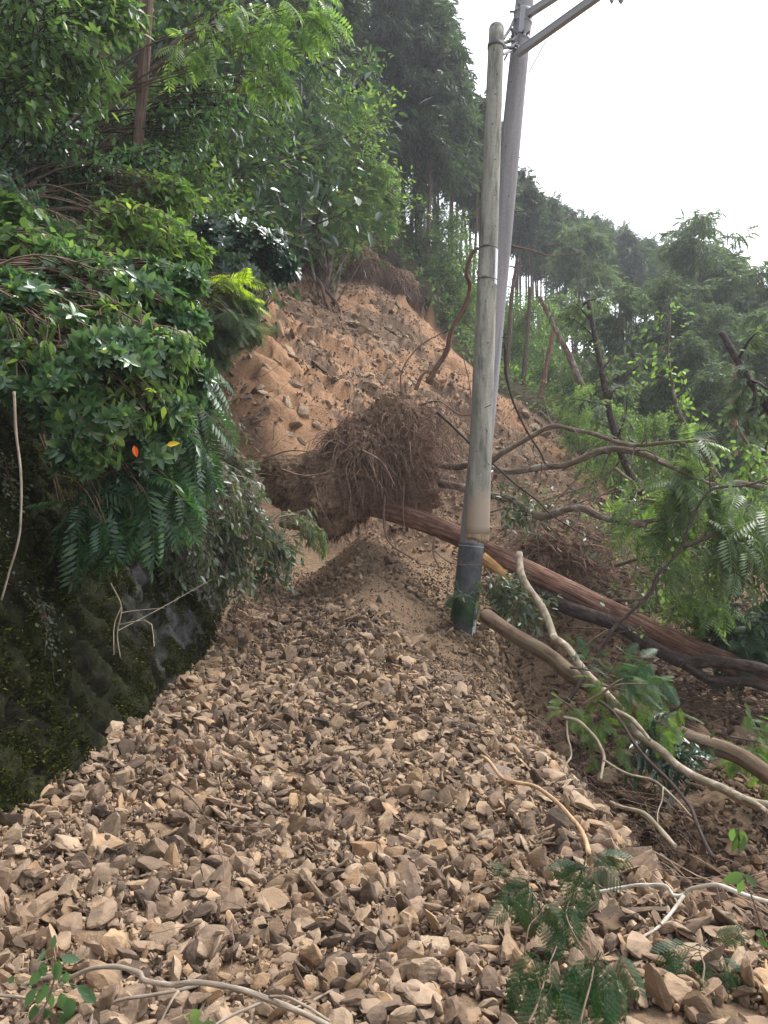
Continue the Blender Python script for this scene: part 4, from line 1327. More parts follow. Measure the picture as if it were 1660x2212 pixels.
# understory shrubs along the rims
rng = np.random.default_rng(52)
und = []
for px, py, d in [(800, 500, 31), (860, 520, 31), (920, 560, 31), (960, 620, 32), (820, 560, 29.5), (880, 470, 33), (990, 700, 29), (1010, 730, 28), (1120, 830, 30), (1170, 840, 28), (1130, 760, 33), (1220, 860, 28), (1270, 870, 27),
                  (1300, 850, 32), (1220, 790, 38), (1160, 800, 35), (1400, 900, 30), (1500, 950, 30), (1600, 960, 30), (1450, 900, 36), (1560, 900, 38), (1650, 930, 34), (1090, 800, 31), (1340, 900, 33),
                  (700, 520, 26), (660, 490, 25), (620, 470, 24), (560, 450, 23), (600, 420, 25), (510, 430, 22), (450, 410, 22), (740, 540, 27), (960, 680, 30)]:
    und.append((px, py, d))
for k, (px, py, d) in enumerate(und):
    pr = SHR2 if (px < 760 and k % 2 == 0) or k % 5 == 0 else SHR1
    wh = 'on the scarp rim above the slide' if px < 780 else ('between the dark trunks left of the poles' if px < 1040 else ('behind the slide edge right of the poles' if px < 1310 else 'under the dark trunks at the far right'))
    tint = 'bright green' if pr is SHR2 else 'dull green'
    p = W(px, py, d)
    s = rng.uniform(0.9, 1.7) * (d / 26)
    gz = H1(p[0], p[1])
    if pr.name not in protos_used:
        protos_used[pr.name] = 1
        pr.location, pr.scale = (p[0], p[1], gz), (s,) * 3
        o = pr
    else:
        o = copy_thing(pr, (p[0], p[1], gz), (0, 0, rng.uniform(0, 6)), s)
    o['label'] = f'{tint} understory shrub {wh}'
    o['group'] = 'understory shrubs along the slide rims'

# ground cover on the hillside: one mass of small leaves
def cover():
    rng = np.random.default_rng(61)
    N = 60000
    y = rng.uniform(1.5, 34, N)
    x = -2.3 - 12 * rng.random(N) ** 1.3
    k = (np.abs(x) < 0.56 * y + 1.0)
    x, y = x[k], y[k]
    s_ = poly_sd(x, y, scar_xy)
    k = s_ > 0.1
    x, y = x[k], y[k]
    N2 = 80000
    y2 = rng.uniform(14, 48, N2)
    x2 = rng.uniform(-8, 26, N2)
    s_ = poly_sd(x2, y2, scar_xy)
    k = (s_ > 0.05) & (np.abs(x2) < 0.56 * y2) & (s_ < 14)
    x, y = np.concatenate([x, x2[k]]), np.concatenate([y, y2[k]])
    h = H(x, y)
    cl = fbm(xyz(x * 0.9, y * 0.9), 3, 77)
    k = cl + rng.normal(0, 0.2, len(x)) > -0.25
    x, y, h, cl = x[k], y[k], h[k], cl[k]
    P = np.stack([x, y, h + rng.random(len(x)) * (0.12 + 0.35 * np.clip(cl + 0.3, 0, 1))], -1)
    mb = MB()
    d = nrm(rng.normal(0, 1, P.shape) + [0.4, -0.4, 0.2])
    s = rng.uniform(0.05, 0.14, len(P)) * (1 + 0.055 * y)
    mb.add(*inst(LEAF1[0], LEAF1[1], P, frames(d, nrm(rng.normal(0, 0.5, P.shape) + [0, 0, 1])), s))
    o = obj('undergrowth', mb, M['leaf_mid'])
    tag(o, 'low leafy undergrowth covering the forest floor', kind='stuff')
cover()

# ------------------------------------------------------------------ near shrubs hanging over the wall
def near_shrub(name, label, cat, base, blobs, rng, tmpl, size, ntwig, mw, mc, per=2, spread=0.02, jit=0.6, droop=0.2, tw_r=0.004, stem_r=0.02, outward=1.0, upn=1.0, tl=0.28, hang=0.0, extra=None, group=None, jitter=0.35):
    """stems from the base to points in each ellipsoid blob (centre, radii), twigs with leaves filling it"""
    t = thing(name, label, cat, base, group)
    wood, crown = MB(), MB()
    base = np.array(base, float)
    tw, A, D = [], [], []
    for c, r in blobs:
        c, r = np.array(c), np.array(r)
        ns = max(3, int(ntwig / 30))
        stems = []
        for k in range(ns):
            e = c + rdir(rng, 1)[0] * r * 0.75
            b = base + rng.normal(0, 0.08, 3) * [1, 1, 0]
            m = (b + e) / 2 + [0, 0, 0.18 * np.linalg.norm(e - b)] + rng.normal(0, 0.05, 3)
            stems.append(spline([b, m, e], 12))
        stems = np.array(stems)
        wood.add(*tubes(stems, np.linspace(stem_r, stem_r * 0.25, 12)[None].repeat(ns, 0), 5))
        for k in range(ntwig):
            S = stems[int(rng.integers(ns))]
            p = S[int(rng.integers(6, 12))]
            e = c + rdir(rng, 1)[0] * r * rng.uniform(0.7, 1.05)
            if np.linalg.norm(e - p) > tl * 2.2:
                p = e + (p - e) / np.linalg.norm(e - p) * tl * rng.uniform(1.0, 2.0)
            T = spline([p, (p + e) / 2 + rng.normal(0, 0.03, 3) + [0, 0, 0.04], e + [0, 0, -hang * rng.random()]], 6)
            tw.append(T)
            d = nrm(T[-1] - T[-2])
            A.append(T[-1:]); D.append(d[None])
            if per > 1:
                idx = rng.integers(2, 6, per - 1)
                A.append(T[idx]); D.append(nrm(d[None] + rng.normal(0, 0.8, (per - 1, 3))))
    tw = np.array(tw)
    wood.add(*tubes(tw, np.linspace(tw_r * 1.6, tw_r * 0.6, 6)[None].repeat(len(tw), 0), 4))
    A, D = np.concatenate(A), np.concatenate(D)
    if tmpl is WHORL or (isinstance(tmpl, tuple) and tmpl[0] is WHORL[0]):
        n_ = len(A)
        ax = nrm(D * 0.5 + nrm(A - np.mean([b[0] for b in blobs], 0)) * 0.6 * outward + rng.normal(0, jitter, A.shape) + [0.25, -0.35, 0.45])
        R = frames(np.cross(ax, rdir(rng, n_)), ax)
        crown.add(*inst(tmpl[0], tmpl[1], A, R, size * rng.uniform(0.6, 1.3, n_)))
    else:
        leaves(crown, A, D, tmpl, size, rng, 1, spread, jit, droop, upn)
    if extra is not None:
        extra(crown, wood)
    obj('branches', wood, mw, t, True, origin=base)
    obj('foliage', crown, mc, t, True, origin=base)
    for ch in t.children:
        ch.location = (0, 0, 0)
    return t
def blob(px, py, d, rx, rz, ry=None):
    return (W(px, py, d), (rx / FPX * d, (ry or rx * 0.8) / FPX * d, rz / FPX * d))
def gbase(x, y):
    return (x, y, H1(x, y))
rng = np.random.default_rng(201)
near_shrub('glossy_shrub', 'large shrub with whorls of glossy green leaves hanging over the mossy wall', 'shrub', gbase(-3.2, 4.9),
           [blob(110, 690, 4.8, 130, 70), blob(290, 650, 5.1, 100, 50), blob(320, 770, 4.8, 80, 60), blob(90, 830, 4.5, 110, 50), blob(210, 900, 4.6, 100, 50), blob(350, 890, 4.9, 60, 60), blob(20, 720, 4.8, 60, 90), blob(405, 700, 5.2, 46, 36),
            blob(190, 590, 5.2, 100, 34), blob(420, 820, 5.1, 34, 50), blob(170, 985, 4.6, 60, 34), blob(240, 770, 4.6, 90, 50), blob(330, 960, 4.9, 50, 50), blob(60, 630, 5.0, 70, 34), blob(390, 610, 5.4, 60, 26)],
           rng, WHORL, 0.092, 62, M['twig'], M['leaf_glossy'], per=2, stem_r=0.012, tl=0.3, jitter=0.75)
near_shrub('oval_leaf_shrub', 'fresh green shrub with drooping oval leaves growing through the glossy shrub', 'shrub', gbase(-3.3, 5.2),
           [blob(380, 780, 4.85, 60, 90), blob(250, 700, 4.75, 90, 60), blob(100, 760, 4.5, 80, 70), blob(300, 870, 4.7, 80, 60), blob(200, 960, 4.6, 70, 40)],
           rng, LEAF3, 0.075, 46, M['twig'], M['leaf_bright'], per=5, jit=0.8, droop=0.9, stem_r=0.010, tl=0.25)
near_shrub('sumac_shrub', 'dark green feathery leaved shrub drooping over the middle of the mossy wall', 'shrub', gbase(-3.1, 5.6),
           [blob(300, 1080, 5.0, 120, 60), blob(210, 1130, 4.9, 90, 40), blob(400, 950, 5.3, 70, 90), blob(420, 830, 5.6, 40, 60), blob(330, 1000, 5.2, 90, 50)],
           rng, PINN, 0.24, 34, M['twig'], M['leaf_pinnate'], per=2, jit=0.5, droop=0.9, stem_r=0.014, tl=0.2)
near_shrub('vine_tangle', 'tangle of small leaved vines and dead stems hanging over the far end of the wall', 'vine', gbase(-3.0, 8.2),
           [blob(460, 1070, 7.2, 70, 60), blob(530, 1110, 7.8, 60, 70), blob(410, 1170, 7.0, 60, 60), blob(590, 1190, 8.4, 44, 30), blob(500, 1210, 7.8, 60, 50), blob(520, 1020, 8.4, 50, 36)],
           rng, LEAF3, 0.085, 130, M['deadstem'], M['leaf_vine'], per=5, jit=0.9, droop=0.6, stem_r=0.010, tw_r=0.003, tl=0.28, hang=0.3)
near_shrub('vine_spray', 'drooping spray of pale leaves reaching toward the root plate', 'vine', gbase(-2.6, 8.9),
           [blob(670, 1115, 9.0, 26, 26), blob(630, 1175, 8.8, 36, 16), blob(700, 1155, 9.0, 14, 22)],
           rng, LEAFN, 0.12, 20, M['deadstem'], M['leaf_pale'], per=4, jit=0.5, droop=1.6, stem_r=0.008, tl=0.22, hang=0.2)
near_shrub('glossy_branch', 'dark branch of glossy leaves reaching out over the scarp hollow', 'shrub', gbase(-4.6, 9.6),
           [blob(480, 520, 9.0, 70, 50), blob(560, 540, 9.2, 70, 42), blob(610, 580, 9.2, 34, 26), blob(500, 600, 8.8, 60, 40)],
           rng, WHORL, 0.12, 60, M['bark_dark'], M['leaf_darkglossy'], per=2, stem_r=0.02, tl=0.3)
near_shrub('bright_bush', 'light green bush above the glossy whorled shrub', 'shrub', gbase(-4.2, 7.2),
           [blob(320, 500, 7.0, 90, 50), blob(410, 550, 7.4, 40, 34), blob(220, 550, 6.8, 80, 40), blob(370, 430, 7.6, 60, 40)],
           rng, LEAF3, 0.10, 130, M['twig'], M['leaf_bright'], per=5, jit=0.8, droop=0.4, stem_r=0.016, tl=0.3)
near_shrub('ivy_clump', 'clump of broad lobed leaves at the left edge above the glossy shrub', 'shrub', gbase(-4.0, 6.0),
           [blob(60, 560, 6.0, 100, 60), blob(30, 480, 6.2, 60, 60)],
           rng, LEAFR, 0.11, 90, M['twig'], M['leaf_mid'], per=5, jit=0.8, droop=0.5, stem_r=0.014, tl=0.25)
near_shrub('yellow_sapling', 'vivid yellow green sapling leaning out against the orange soil', 'shrub', gbase(-3.8, 8.6),
           [blob(495, 630, 8.0, 34, 40), blob(520, 650, 8.0, 22, 20)],
           rng, PINN, 0.19, 22, M['twig'], M['leaf_yellow'], per=2, jit=0.6, droop=0.5, stem_r=0.010, tl=0.2)
near_shrub('cypress_bough', 'dark flat cypress bough hanging against the orange soil beside the glossy shrub', 'bough', gbase(-3.6, 8.2),
           [blob(500, 700, 7.8, 60, 34), blob(460, 740, 7.8, 40, 34), blob(520, 660, 8.0, 30, 22)],
           rng, FROND, 0.18, 46, M['twig'], M['needle_pale'], per=3, jit=0.4, droop=0.5, stem_r=0.012, tl=0.25)
near_shrub('grey_shrub', 'small dusty shrub clinging to the soil past the end of the wall', 'shrub', gbase(-3.1, 10.2),
           [blob(500, 930, 9.6, 46, 40), blob(470, 880, 9.4, 30, 40)],
           rng, LEAFN, 0.08, 40, M['deadstem'], M['leaf_vine'], per=4, jit=0.8, droop=0.7, stem_r=0.006, tl=0.2, hang=0.1)
for lab, px, py, d, b in [('fine fern hanging on the left of the mossy wall', 60, 1030, 4.7, (-2.75, 5.2)), ('tiny creeping plant on the mossy wall left of centre', 230, 1330, 4.6, None), ('tiny fern on the moss at the left edge', 30, 1110, 4.3, None)]:
    c = W(px, py, d)
    t = thing('wall_fern', lab, 'fern', c, 'small ferns on the mossy wall')
    mb, wd = MB(), MB()
    # sit it on the wall plane
    zz = c[2]; c = np.array([wall_x(zz) + 0.05, c[1], zz])
    px_scale = 1.0
    pts = c + rng.normal(0, 1, (160, 3)) * [0.02, 0.09, 0.13]
    pts[:, 0] = wall_x(pts[:, 2]) + rng.uniform(0.03, 0.08, 160)
    leaves(mb, pts, np.repeat([[0.8, 0, -0.4]], 160, 0), LEAFR, 0.026, rng, 1, 0.0, 0.7, 0.4)
    stems = np.array([spline([c, c + [0.03, 0, -0.02], p], 5) for p in pts[:24]])
    wd.add(*tubes(stems, np.full((24, 5), 0.0012), 3))
    t.location = tuple(c)
    obj('stem', wd, M['twig'], t, True, origin=c).location = (0, 0, 0)
    obj('foliage', mb, M['leaf_vine'], t, True, origin=c).location = (0, 0, 0)

near_shrub('feathery_tree', 'tree with bright feathery leaves hanging in at the top centre', 'tree', gbase(-4.4, 8.8),
           [blob(640, 30, 8.2, 70, 34), blob(570, 90, 8.0, 50, 34), blob(700, 20, 8.4, 26, 50), blob(600, 160, 8.2, 30, 34), blob(500, 40, 8.0, 50, 34), blob(430, 110, 7.8, 50, 40)],
           rng, PINN, 0.26, 13, M['bark_grey'], M['leaf_bright'], per=2, jit=0.5, droop=0.9, stem_r=0.02, tl=0.3)
near_shrub('leafy_tree', 'dark tree with hanging oval leaves at the top left corner', 'tree', gbase(-4.8, 6.6),
           [blob(120, 60, 6.6, 120, 80), blob(40, 200, 6.6, 90, 90), blob(190, 180, 7.0, 80, 60), blob(250, 30, 7.0, 70, 50)],
           rng, LEAF3, 0.10, 80, M['bark_dark'], M['leaf_mid'], per=6, jit=0.7, droop=1.0, stem_r=0.02, tl=0.35)
near_shrub('leafy_tree', 'tree with small pale shining leaves in the left middle below the reddish trunk', 'tree', gbase(-4.4, 8.0),
           [blob(220, 400, 7.6, 80, 60), blob(320, 370, 8.0, 80, 50), blob(400, 290, 8.4, 60, 70), blob(470, 220, 8.6, 50, 60), blob(130, 300, 7.4, 90, 60)],
           rng, LEAF3, 0.085, 80, M['bark_dark'], M['leaf_glossy'], per=6, jit=0.8, droop=0.6, stem_r=0.02, tl=0.35)
# standing reddish trunk among the left trees, slanting grey limb, dark stems
def pole_tree(name, lab, cat, pts, d0, d1, r0, r1, mat, grp=None, n=26, seed=3, wob=0.0, twigs=0):
    p = P3(pts, d0, d1)
    mb = MB()
    limb(mb, p, r0, r1, n, 12, wob, seed, 0.12)
    if twigs:
        rg = np.random.default_rng(seed)
        q = spline(p, 30)
        T = []
        for k in range(twigs):
            a = q[int(rg.integers(6, 30))]
            e = a + rdir(rg, 1)[0] * rg.uniform(0.25, 0.9)
            T.append(spline([a, (a + e) / 2 + rg.normal(0, 0.05, 3), e], 6))
        mb.add(*tubes(np.array(T), np.linspace(r1 * 0.6 + 0.002, 0.0015, 6)[None].repeat(twigs, 0), 4))
    c = p[0]
    o = obj(name, mb, mat, origin=c, smooth=True)
    return tag(o, lab, cat, grp)
pole_tree('bare_cedar', 'reddish bare cedar trunk standing in the dark trees at upper left', 'tree', [(292, 380), (300, 300), (314, 110), (330, -160)], 8.2, 8.2, 0.062, 0.055, M['bark_cedar'], 'bare trunks in the left trees')
pole_tree('bare_bough', 'slanting grey limb crossing the dark trees at upper left', 'branch', [(40, 400), (110, 250), (225, 115), (330, 20)], 8.5, 9.5, 0.05, 0.03, M['bark_grey'], 'bare trunks in the left trees', twigs=10)
for k, (pts, d, r, lab) in enumerate([([(360, 430), (375, 330), (390, 180)], 11, 0.035, 'thin dark stem just right of the reddish trunk'), ([(380, 410), (450, 300), (500, 120)], 12, 0.03, 'thin leaning stem in the upper left middle'),
                                     ([(30, 480), (60, 400), (120, 330)], 7.5, 0.03, 'dark crooked stem at the left edge'), ([(560, 445), (585, 380), (600, 330)], 17, 0.06, 'pale stem standing on the scarp left part'),
                                     ([(650, 520), (665, 450), (690, 380)], 20, 0.05, 'pale slanting stem at the scarp rim'), ([(530, 450), (545, 400), (555, 330)], 17, 0.05, 'brown stem on the scarp above the hollow'),
                                     ([(745, 540), (735, 470), (770, 400)], 26, 0.05, 'slanting stem beside the yellowish green tree'), ([(350, 190), (520, 200), (640, 170)], 11, 0.02, 'long thin bare bough crossing the upper left trees')]):
    pole_tree('bare_sapling', lab, 'tree', pts, d, d, r, r * 0.5, M['bark_grey'] if k % 2 else M['bark_dark'], 'bare trunks in the left trees', 16, 40 + k, 0.02, 8)
# a long hanging vine on the wall
pole_tree('hanging_vine', 'long bare tan vine hanging down the mossy wall at the left edge', 'vine', Z(0, 600, .5422, [(60, 560), (70, 700), (85, 850), (90, 1050), (75, 1230), (10, 1450)]), 4.0, 3.9, 0.008, 0.005, M['deadstem'], None, 40, 5, 0.01)
pole_tree('hanging_vine', 'thin short vine hanging on the moss left of the wall centre', 'vine', [(240, 1260), (262, 1310), (255, 1370), (262, 1420)], 4.6, 4.5, 0.005, 0.003, M['deadstem'], None, 20, 6, 0.01, 4)

# ------------------------------------------------------------------ poles
def pole_frame(b, t):
    return Vector(t) - Vector(b)
def build_pole(name, lab, b, t, r0, r1, mat, holes, bottom=None):
    b, t = np.array(b), np.array(t)
    root = thing(name, lab, 'utility pole', b)
    ax = nrm(t - b)
    mb = MB()
    n = 60
    p = b + (t - b) * np.linspace(0, 1, n)[:, None]
    mb.add(*tubes(p[None], np.linspace(r0, r1, n)[None], 36, True))
    obj('shaft', mb, mat, root, True, origin=b).location = (0, 0, 0)
    # small bolt holes facing the camera side
    u = nrm(np.cross(ax, [0, 1, 0])); v = np.cross(ax, u)
    if v[1] > 0: v = -v
    for k, (f, a) in enumerate(holes):
        c = b + (t - b) * f
        r = r0 + (r1 - r0) * f
        dirv = math.cos(a) * v + math.sin(a) * u
        c1 = c + dirv * (r - 0.004)
        hb = MB()
        hb.add(*tubes(np.array([[c1, c1 + dirv * 0.006]]), np.full((1, 2), 0.009), 10, True))
        obj('bolt_hole', hb, M['ink'], root, True, origin=b).location = (0, 0, 0)
    return root, b, t, ax, u, v
PB, PT = W(1031.5, 1156, 9.4), W(1073, 64, 9.62)
front, fb, ft, fax, fu, fv = build_pole('broken_pole', 'weathered concrete pole snapped off at its foot, hanging in front of the other pole', PB, PT, 0.152, 0.098, M['pole_old'],
                                        [(0.16, 0.5), (0.2, -0.4), (0.37, -0.2), (0.45, 0.2), (0.48, -0.5), (0.6, -0.6), (0.66, -0.4), (0.73, -0.3), (0.80, 0.2), (0.86, 0.0), (0.90, -0.2), (0.95, 0.4)])
def ring_part(name, root, b, c, ax, r, h, mat, seg=36, thick=0.006, org=None):
    mb = MB()
    p = np.array([c - ax * h / 2, c - ax * h / 2, c + ax * h / 2, c + ax * h / 2])
    p[1] += ax * 1e-4; p[2] -= ax * 1e-4
    mb.add(*tubes(p[None], np.array([[r, r + thick, r + thick, r]]), seg))
    o = obj(name, mb, mat, root, True, origin=b)
    o.location = (0, 0, 0)
    return o
def box_mb(c, R, dims, mb=None, bev=0.0):
    mb = mb or MB()
    V = np.array([(x, y, z) for x in (-.5, .5) for y in (-.5, .5) for z in (-.5, .5)]) * dims
    V = V @ np.array(R).T + c
    F = [(0, 1, 3), (0, 3, 2), (4, 6, 7), (4, 7, 5), (0, 4, 5), (0, 5, 1), (2, 3, 7), (2, 7, 6), (0, 2, 6), (0, 6, 4), (1, 5, 7), (1, 7, 3)]
    mb.add(V, F)
    return mb
def rpole(b, t, r0, r1, f):
    return b + (t - b) * f, r0 + (r1 - r0) * f
# broken rim: ragged plug of concrete under the foot
def broken_end():
    rg = np.random.default_rng(2)
    a = np.linspace(0, 2 * math.pi, 49)[:-1]
    rings = []
    for r, dz in [(0.1535, 0.012), (0.153, -0.045), (0.13, -0.075), (0.09, -0.07), (0.04, -0.06), (0.002, -0.05)]:
        jag = (0.02 * np.cos(a) if dz < 0 else 0) + 0.014 * vnoise(np.stack([np.cos(a) * 3, np.sin(a) * 3, a * 0 + r * 9], -1), 8) + 0.008 * rg.normal(0, 1, 48) * (r < 0.152)
        if dz > 0: jag = jag * 0
        rings.append(fb + np.outer(np.cos(a) * r, fu) + np.outer(np.sin(a) * r, fv) + np.outer(dz + jag, fax))
    V = np.array(rings).reshape(-1, 3)
    F = []
    for k in range(5):
        for i in range(48):
            j = (i + 1) % 48
            F += [(k * 48 + i, k * 48 + j, (k + 1) * 48 + j), (k * 48 + i, (k + 1) * 48 + j, (k + 1) * 48 + i)]
    obj('broken_end', (V, np.array(F), V[:, :2] * 3), M['break'], front, False, origin=fb).location = (0, 0, 0)
broken_end()
# sheet metal plate wrapped round the old pole with two wire bands
fA = (1172 - 596) / (1172 - 64.0)
def arc_plate(root, b, t, r0, r1, f0, f1, a0, a1, u, v, mat, name, off=0.004):
    a = np.linspace(a0, a1, 20)
    rows = []
    for f in np.linspace(f0, f1, 6):
        c, r = rpole(b, t, r0, r1, f)
        rows.append(c + np.outer(np.sin(a) * (r + off), u) + np.outer(np.cos(a) * (r + off), v))
    for f in np.linspace(f1, f0, 6):
        c, r = rpole(b, t, r0, r1, f)
        rows.append(c + np.outer(np.sin(a) * (r + off - 0.003), u) + np.outer(np.cos(a) * (r + off - 0.003), v))
    rows.append(rows[0])
    V = np.array(rows).reshape(-1, 3)
    F = []
    for k in range(len(rows) - 1):
        for i in range(19):
            F += [(k * 20 + i, k * 20 + i + 1, (k + 1) * 20 + i + 1), (k * 20 + i, (k + 1) * 20 + i + 1, (k + 1) * 20 + i)]
    o = obj(name, (V, np.array(F), V[:, :2] * 3), mat, root, False, origin=b)
    o.location = (0, 0, 0)
    return o
sgn = 1 if fu[0] > 0 else -1
arc_plate(front, fb, ft, 0.152, 0.098, fA - 0.032, fA + 0.038, sgn * 0.7, sgn * 2.2, fu, fv, M['plate'], 'sheet_metal_plate')
for f in (fA - 0.022, fA + 0.04):
    c, r = rpole(fb, ft, 0.152, 0.098, f)
    ring_part('wire_band', front, fb, c, fax, r, 0.012, M['darksteel'], thick=0.006)
    box = box_mb(c + fv * (r + 0.012) - fu * sgn * 0.05, np.stack([fu, fv, fax], -1), (0.07, 0.018, 0.016))
    obj('band_clip', box, M['darksteel'], front, origin=fb).location = (0, 0, 0)
# domed cap
def dome(root, b, t, ax, u, v, r, mat):
    a = np.linspace(0, 2 * math.pi, 37)[:-1]
    V = []
    for k, e in enumerate(np.linspace(0, math.pi / 2, 8)):
        V.append(t + ax * (math.sin(e) * r * 0.9 - 0.002) + np.outer(np.cos(a) * r * 1.01 * max(math.cos(e), 0.001), u) + np.outer(np.sin(a) * r * 1.01 * max(math.cos(e), .001), v))
    V = np.array(V).reshape(-1, 3)
    F = []
    for k in range(7):
        for i in range(36):
            j = (i + 1) % 36
            F += [(k * 36 + i, k * 36 + j, (k + 1) * 36 + j), (k * 36 + i, (k + 1) * 36 + j, (k + 1) * 36 + i)]
    obj('cap', (V, np.array(F), V[:, :2]), mat, root, True, origin=b).location = (0, 0, 0)
dome(front, fb, ft, fax, fu, fv, 0.098, M['pole_old'])

RB, RT = W(993, 1440, 9.98), W(1166, -330, 10.35)
rear, rb_, rt_, rax, ru, rv = build_pole('utility_pole', 'tall smooth grey concrete pole with steel arms and a dark sleeved foot', RB, RT, 0.172, 0.112, M['pole_new'],
                                         [(0.40, 0.8), (0.48, 0.3), (0.56, -0.2), (0.62, 0.6), (0.7, 0.7)])
def rf(py):
    return (1440 - py) / (1440 + 330.0)
c0, r_0 = rpole(rb_, rt_, 0.172, 0.112, 0.0)
c1, r_1 = rpole(rb_, rt_, 0.172, 0.112, rf(1182))
mb = MB(); pp = np.linspace(0, 1, 12)[:, None]
mb.add(*tubes((c0 + (c1 - c0) * pp)[None], (np.linspace(r_0, r_1, 12) + 0.006)[None], 36, True))
obj('foot_sleeve', mb, M['sleeve'], rear, True, origin=rb_).location = (0, 0, 0)
ring_part('sleeve_strap', rear, rb_, c1 - rax * 0.04, rax, r_1 + 0.006, 0.014, M['steel'], thick=0.004)
sg = 1 if ru[0] > 0 else -1
for py in (1120, 1000, 880, 745, 590, 470, 380):                       # climbing pegs
    c, r = rpole(rb_, rt_, 0.172, 0.112, rf(py))
    a = 1.5 if (py // 10) % 2 else 1.1
    dv = nrm(ru * sg * math.sin(a) + rv * math.cos(a))
    if py in (590, 470, 1120, 745):
        mb = MB(); mb.add(*tubes(np.array([[c + dv * (r - 0.01), c + dv * (r + 0.05), c + dv * (r + 0.10), c + dv * (r + 0.105) + rax * 0.012]]), np.array([[0.008, 0.008, 0.008, 0.012]]), 8, True))
        obj('climbing_peg', mb, M['darksteel'], rear, True, origin=rb_).location = (0, 0, 0)
# number plate on the sleeve, with faint dark marks
c, r = rpole(rb_, rt_, 0.172, 0.112, rf(1341))
arc_plate(rear, rb_, rt_, 0.178, 0.118, rf(1371), rf(1310), sg * 0.62, sg * 1.0, ru, rv, M['plate'], 'number_plate', 0.008)
plate = rear.children[-1]
for k, py in enumerate((1318, 1328, 1339, 1349, 1364)):
    c, r = rpole(rb_, rt_, 0.178, 0.118, rf(py))
    a = 0.80 * sg
    dv = ru * math.sin(a) + rv * math.cos(a)
    tv_ = nrm(np.cross(rax, dv))
    dims = [(0.008, 0.002, 0.008), (0.012, 0.002, 0.012), (0.02, 0.002, 0.02), (0.018, 0.002, 0.016), (0.008, 0.002, 0.008)][k]
    m = box_mb(c + dv * (r + 0.0095), np.stack([tv_, dv, rax], -1), dims)
    o = obj('plate_mark', m, M['darksteel'] if k in (2, 3) else M['ink'], plate, origin=rb_)
    o.location = (0, 0, 0)
for py, h in ((40, 0.05), (100, 0.04), (62, 0.03)):
    c, r = rpole(rb_, rt_, 0.172, 0.112, rf(py))
    ring_part('steel_band', rear, rb_, c, rax, r, h, M['steel'], thick=0.008)
# bracket column between the bands
c, r = rpole(rb_, rt_, 0.172, 0.112, rf(70))
obj('bracket', box_mb(c + rv * (r + 0.022) - ru * sg * 0.03, np.stack([ru, rv, rax], -1), (0.07, 0.03, 0.36)), M['steel'], rear, origin=rb_).location = (0, 0, 0)
rg = np.random.default_rng(6)
for k in range(10):
    c, r = rpole(rb_, rt_, 0.172, 0.112, rf(rg.choice([36, 60, 98, 104])))
    a = rg.uniform(-1.8, 1.8)
    dv = ru * math.sin(a) + rv * math.cos(a)
    mb = MB(); mb.add(*tubes(np.array([[c + dv * r, c + dv * (r + rg.uniform(0.03, 0.075))]]), np.full((1, 2), 0.014), 6, True))
    obj('bolt', mb, M['darksteel'], rear, False, origin=rb_).location = (0, 0, 0)
# the two steel arms run out to the right towards the camera
def arm(p0, p1, w, h):
    p0, p1 = np.array(p0), np.array(p1)
    d = nrm(p1 - p0)
    s = nrm(np.cross(d, [0, 0, 1]))
    up = np.cross(s, d)
    mb = box_mb((p0 + p1) / 2, np.stack([d, s, up], -1), (np.linalg.norm(p1 - p0), w, h))
    # inner lip, so it reads as a channel
    box_mb((p0 + p1) / 2 + s * (w * 0.5 + 0.002) + up * h * 0.42, np.stack([d, s, up], -1), (np.linalg.norm(p1 - p0) * 0.999, 0.004, h * 0.16), mb)
    return mb
A0 = W(1118, 116, 9.95)
A1 = W(1435, -110, 8.3)
obj('steel_arm', arm(A0, A1, 0.075, 0.09), M['steel'], rear, origin=rb_).location = (0, 0, 0)
B0 = W(1128, 40, 10.25); B1 = W(1420, -150, 8.7)
obj('steel_arm', arm(B0, B1, 0.075, 0.085), M['steel'], rear, origin=rb_).location = (0, 0, 0)
S0, S1 = W(1181, 86, 9.7), W(1142, 158, 10.05)
mb = MB(); mb.add(*tubes(np.array([[S0, (S0 + S1) / 2, S1]]), np.full((1, 3), 0.007), 6))
obj('stay_rod', mb, M['darksteel'], rear, True, origin=rb_).location = (0, 0, 0)
# clevis and insulator hanging under the arm, at the top of the picture
for px, kind in ((1322, 'clevis'), (1342, 'insulator')):
    q = W(px, -30, 8.9)
    mb = MB(); q2 = W(px, 8, 8.9)
    mb.add(*tubes(np.array([[q, q + (q2 - q) * .5, q + (q2 - q) * .8, q2]]), np.array([[0.03, 0.03, 0.036, 0.012]]) * (1 if kind == 'insulator' else 0.8), 12, True))
    obj(kind, mb, M['steel'], rear, True, origin=rb_).location = (0, 0, 0)
# clamp linking both pole heads
t = thing('pole_clamp', 'rusty steel clamp and bolts tying the two pole heads together', 'clamp', ft)
rg = np.random.default_rng(9)
cF, rF = rpole(fb, ft, 0.152, 0.098, 0.965)
cR, rR = rpole(rb_, rt_, 0.172, 0.112, rf(90))
for k, (p, q, r) in enumerate([(W(1082, 92, 9.55), W(1120, 78, 10.1), 0.022), (W(1085, 104, 9.6), W(1118, 92, 10.1), 0.018), (W(1088, 84, 9.7), W(1112, 40, 10.2), 0.02), (W(1090, 130, 9.7), W(1120, 98, 10.1), 0.012), (W(1086, 96, 9.6), W(1118, 108, 10.1), 0.014)]):
    mb = MB(); mb.add(*tubes(spline([p, (p + q) / 2 + rg.normal(0, 0.02, 3), q], 8)[None], np.full((1, 8), r), 6, True))
    obj('link_bar', mb, M['darksteel'], t, False, origin=ft).location = (0, 0, 0)
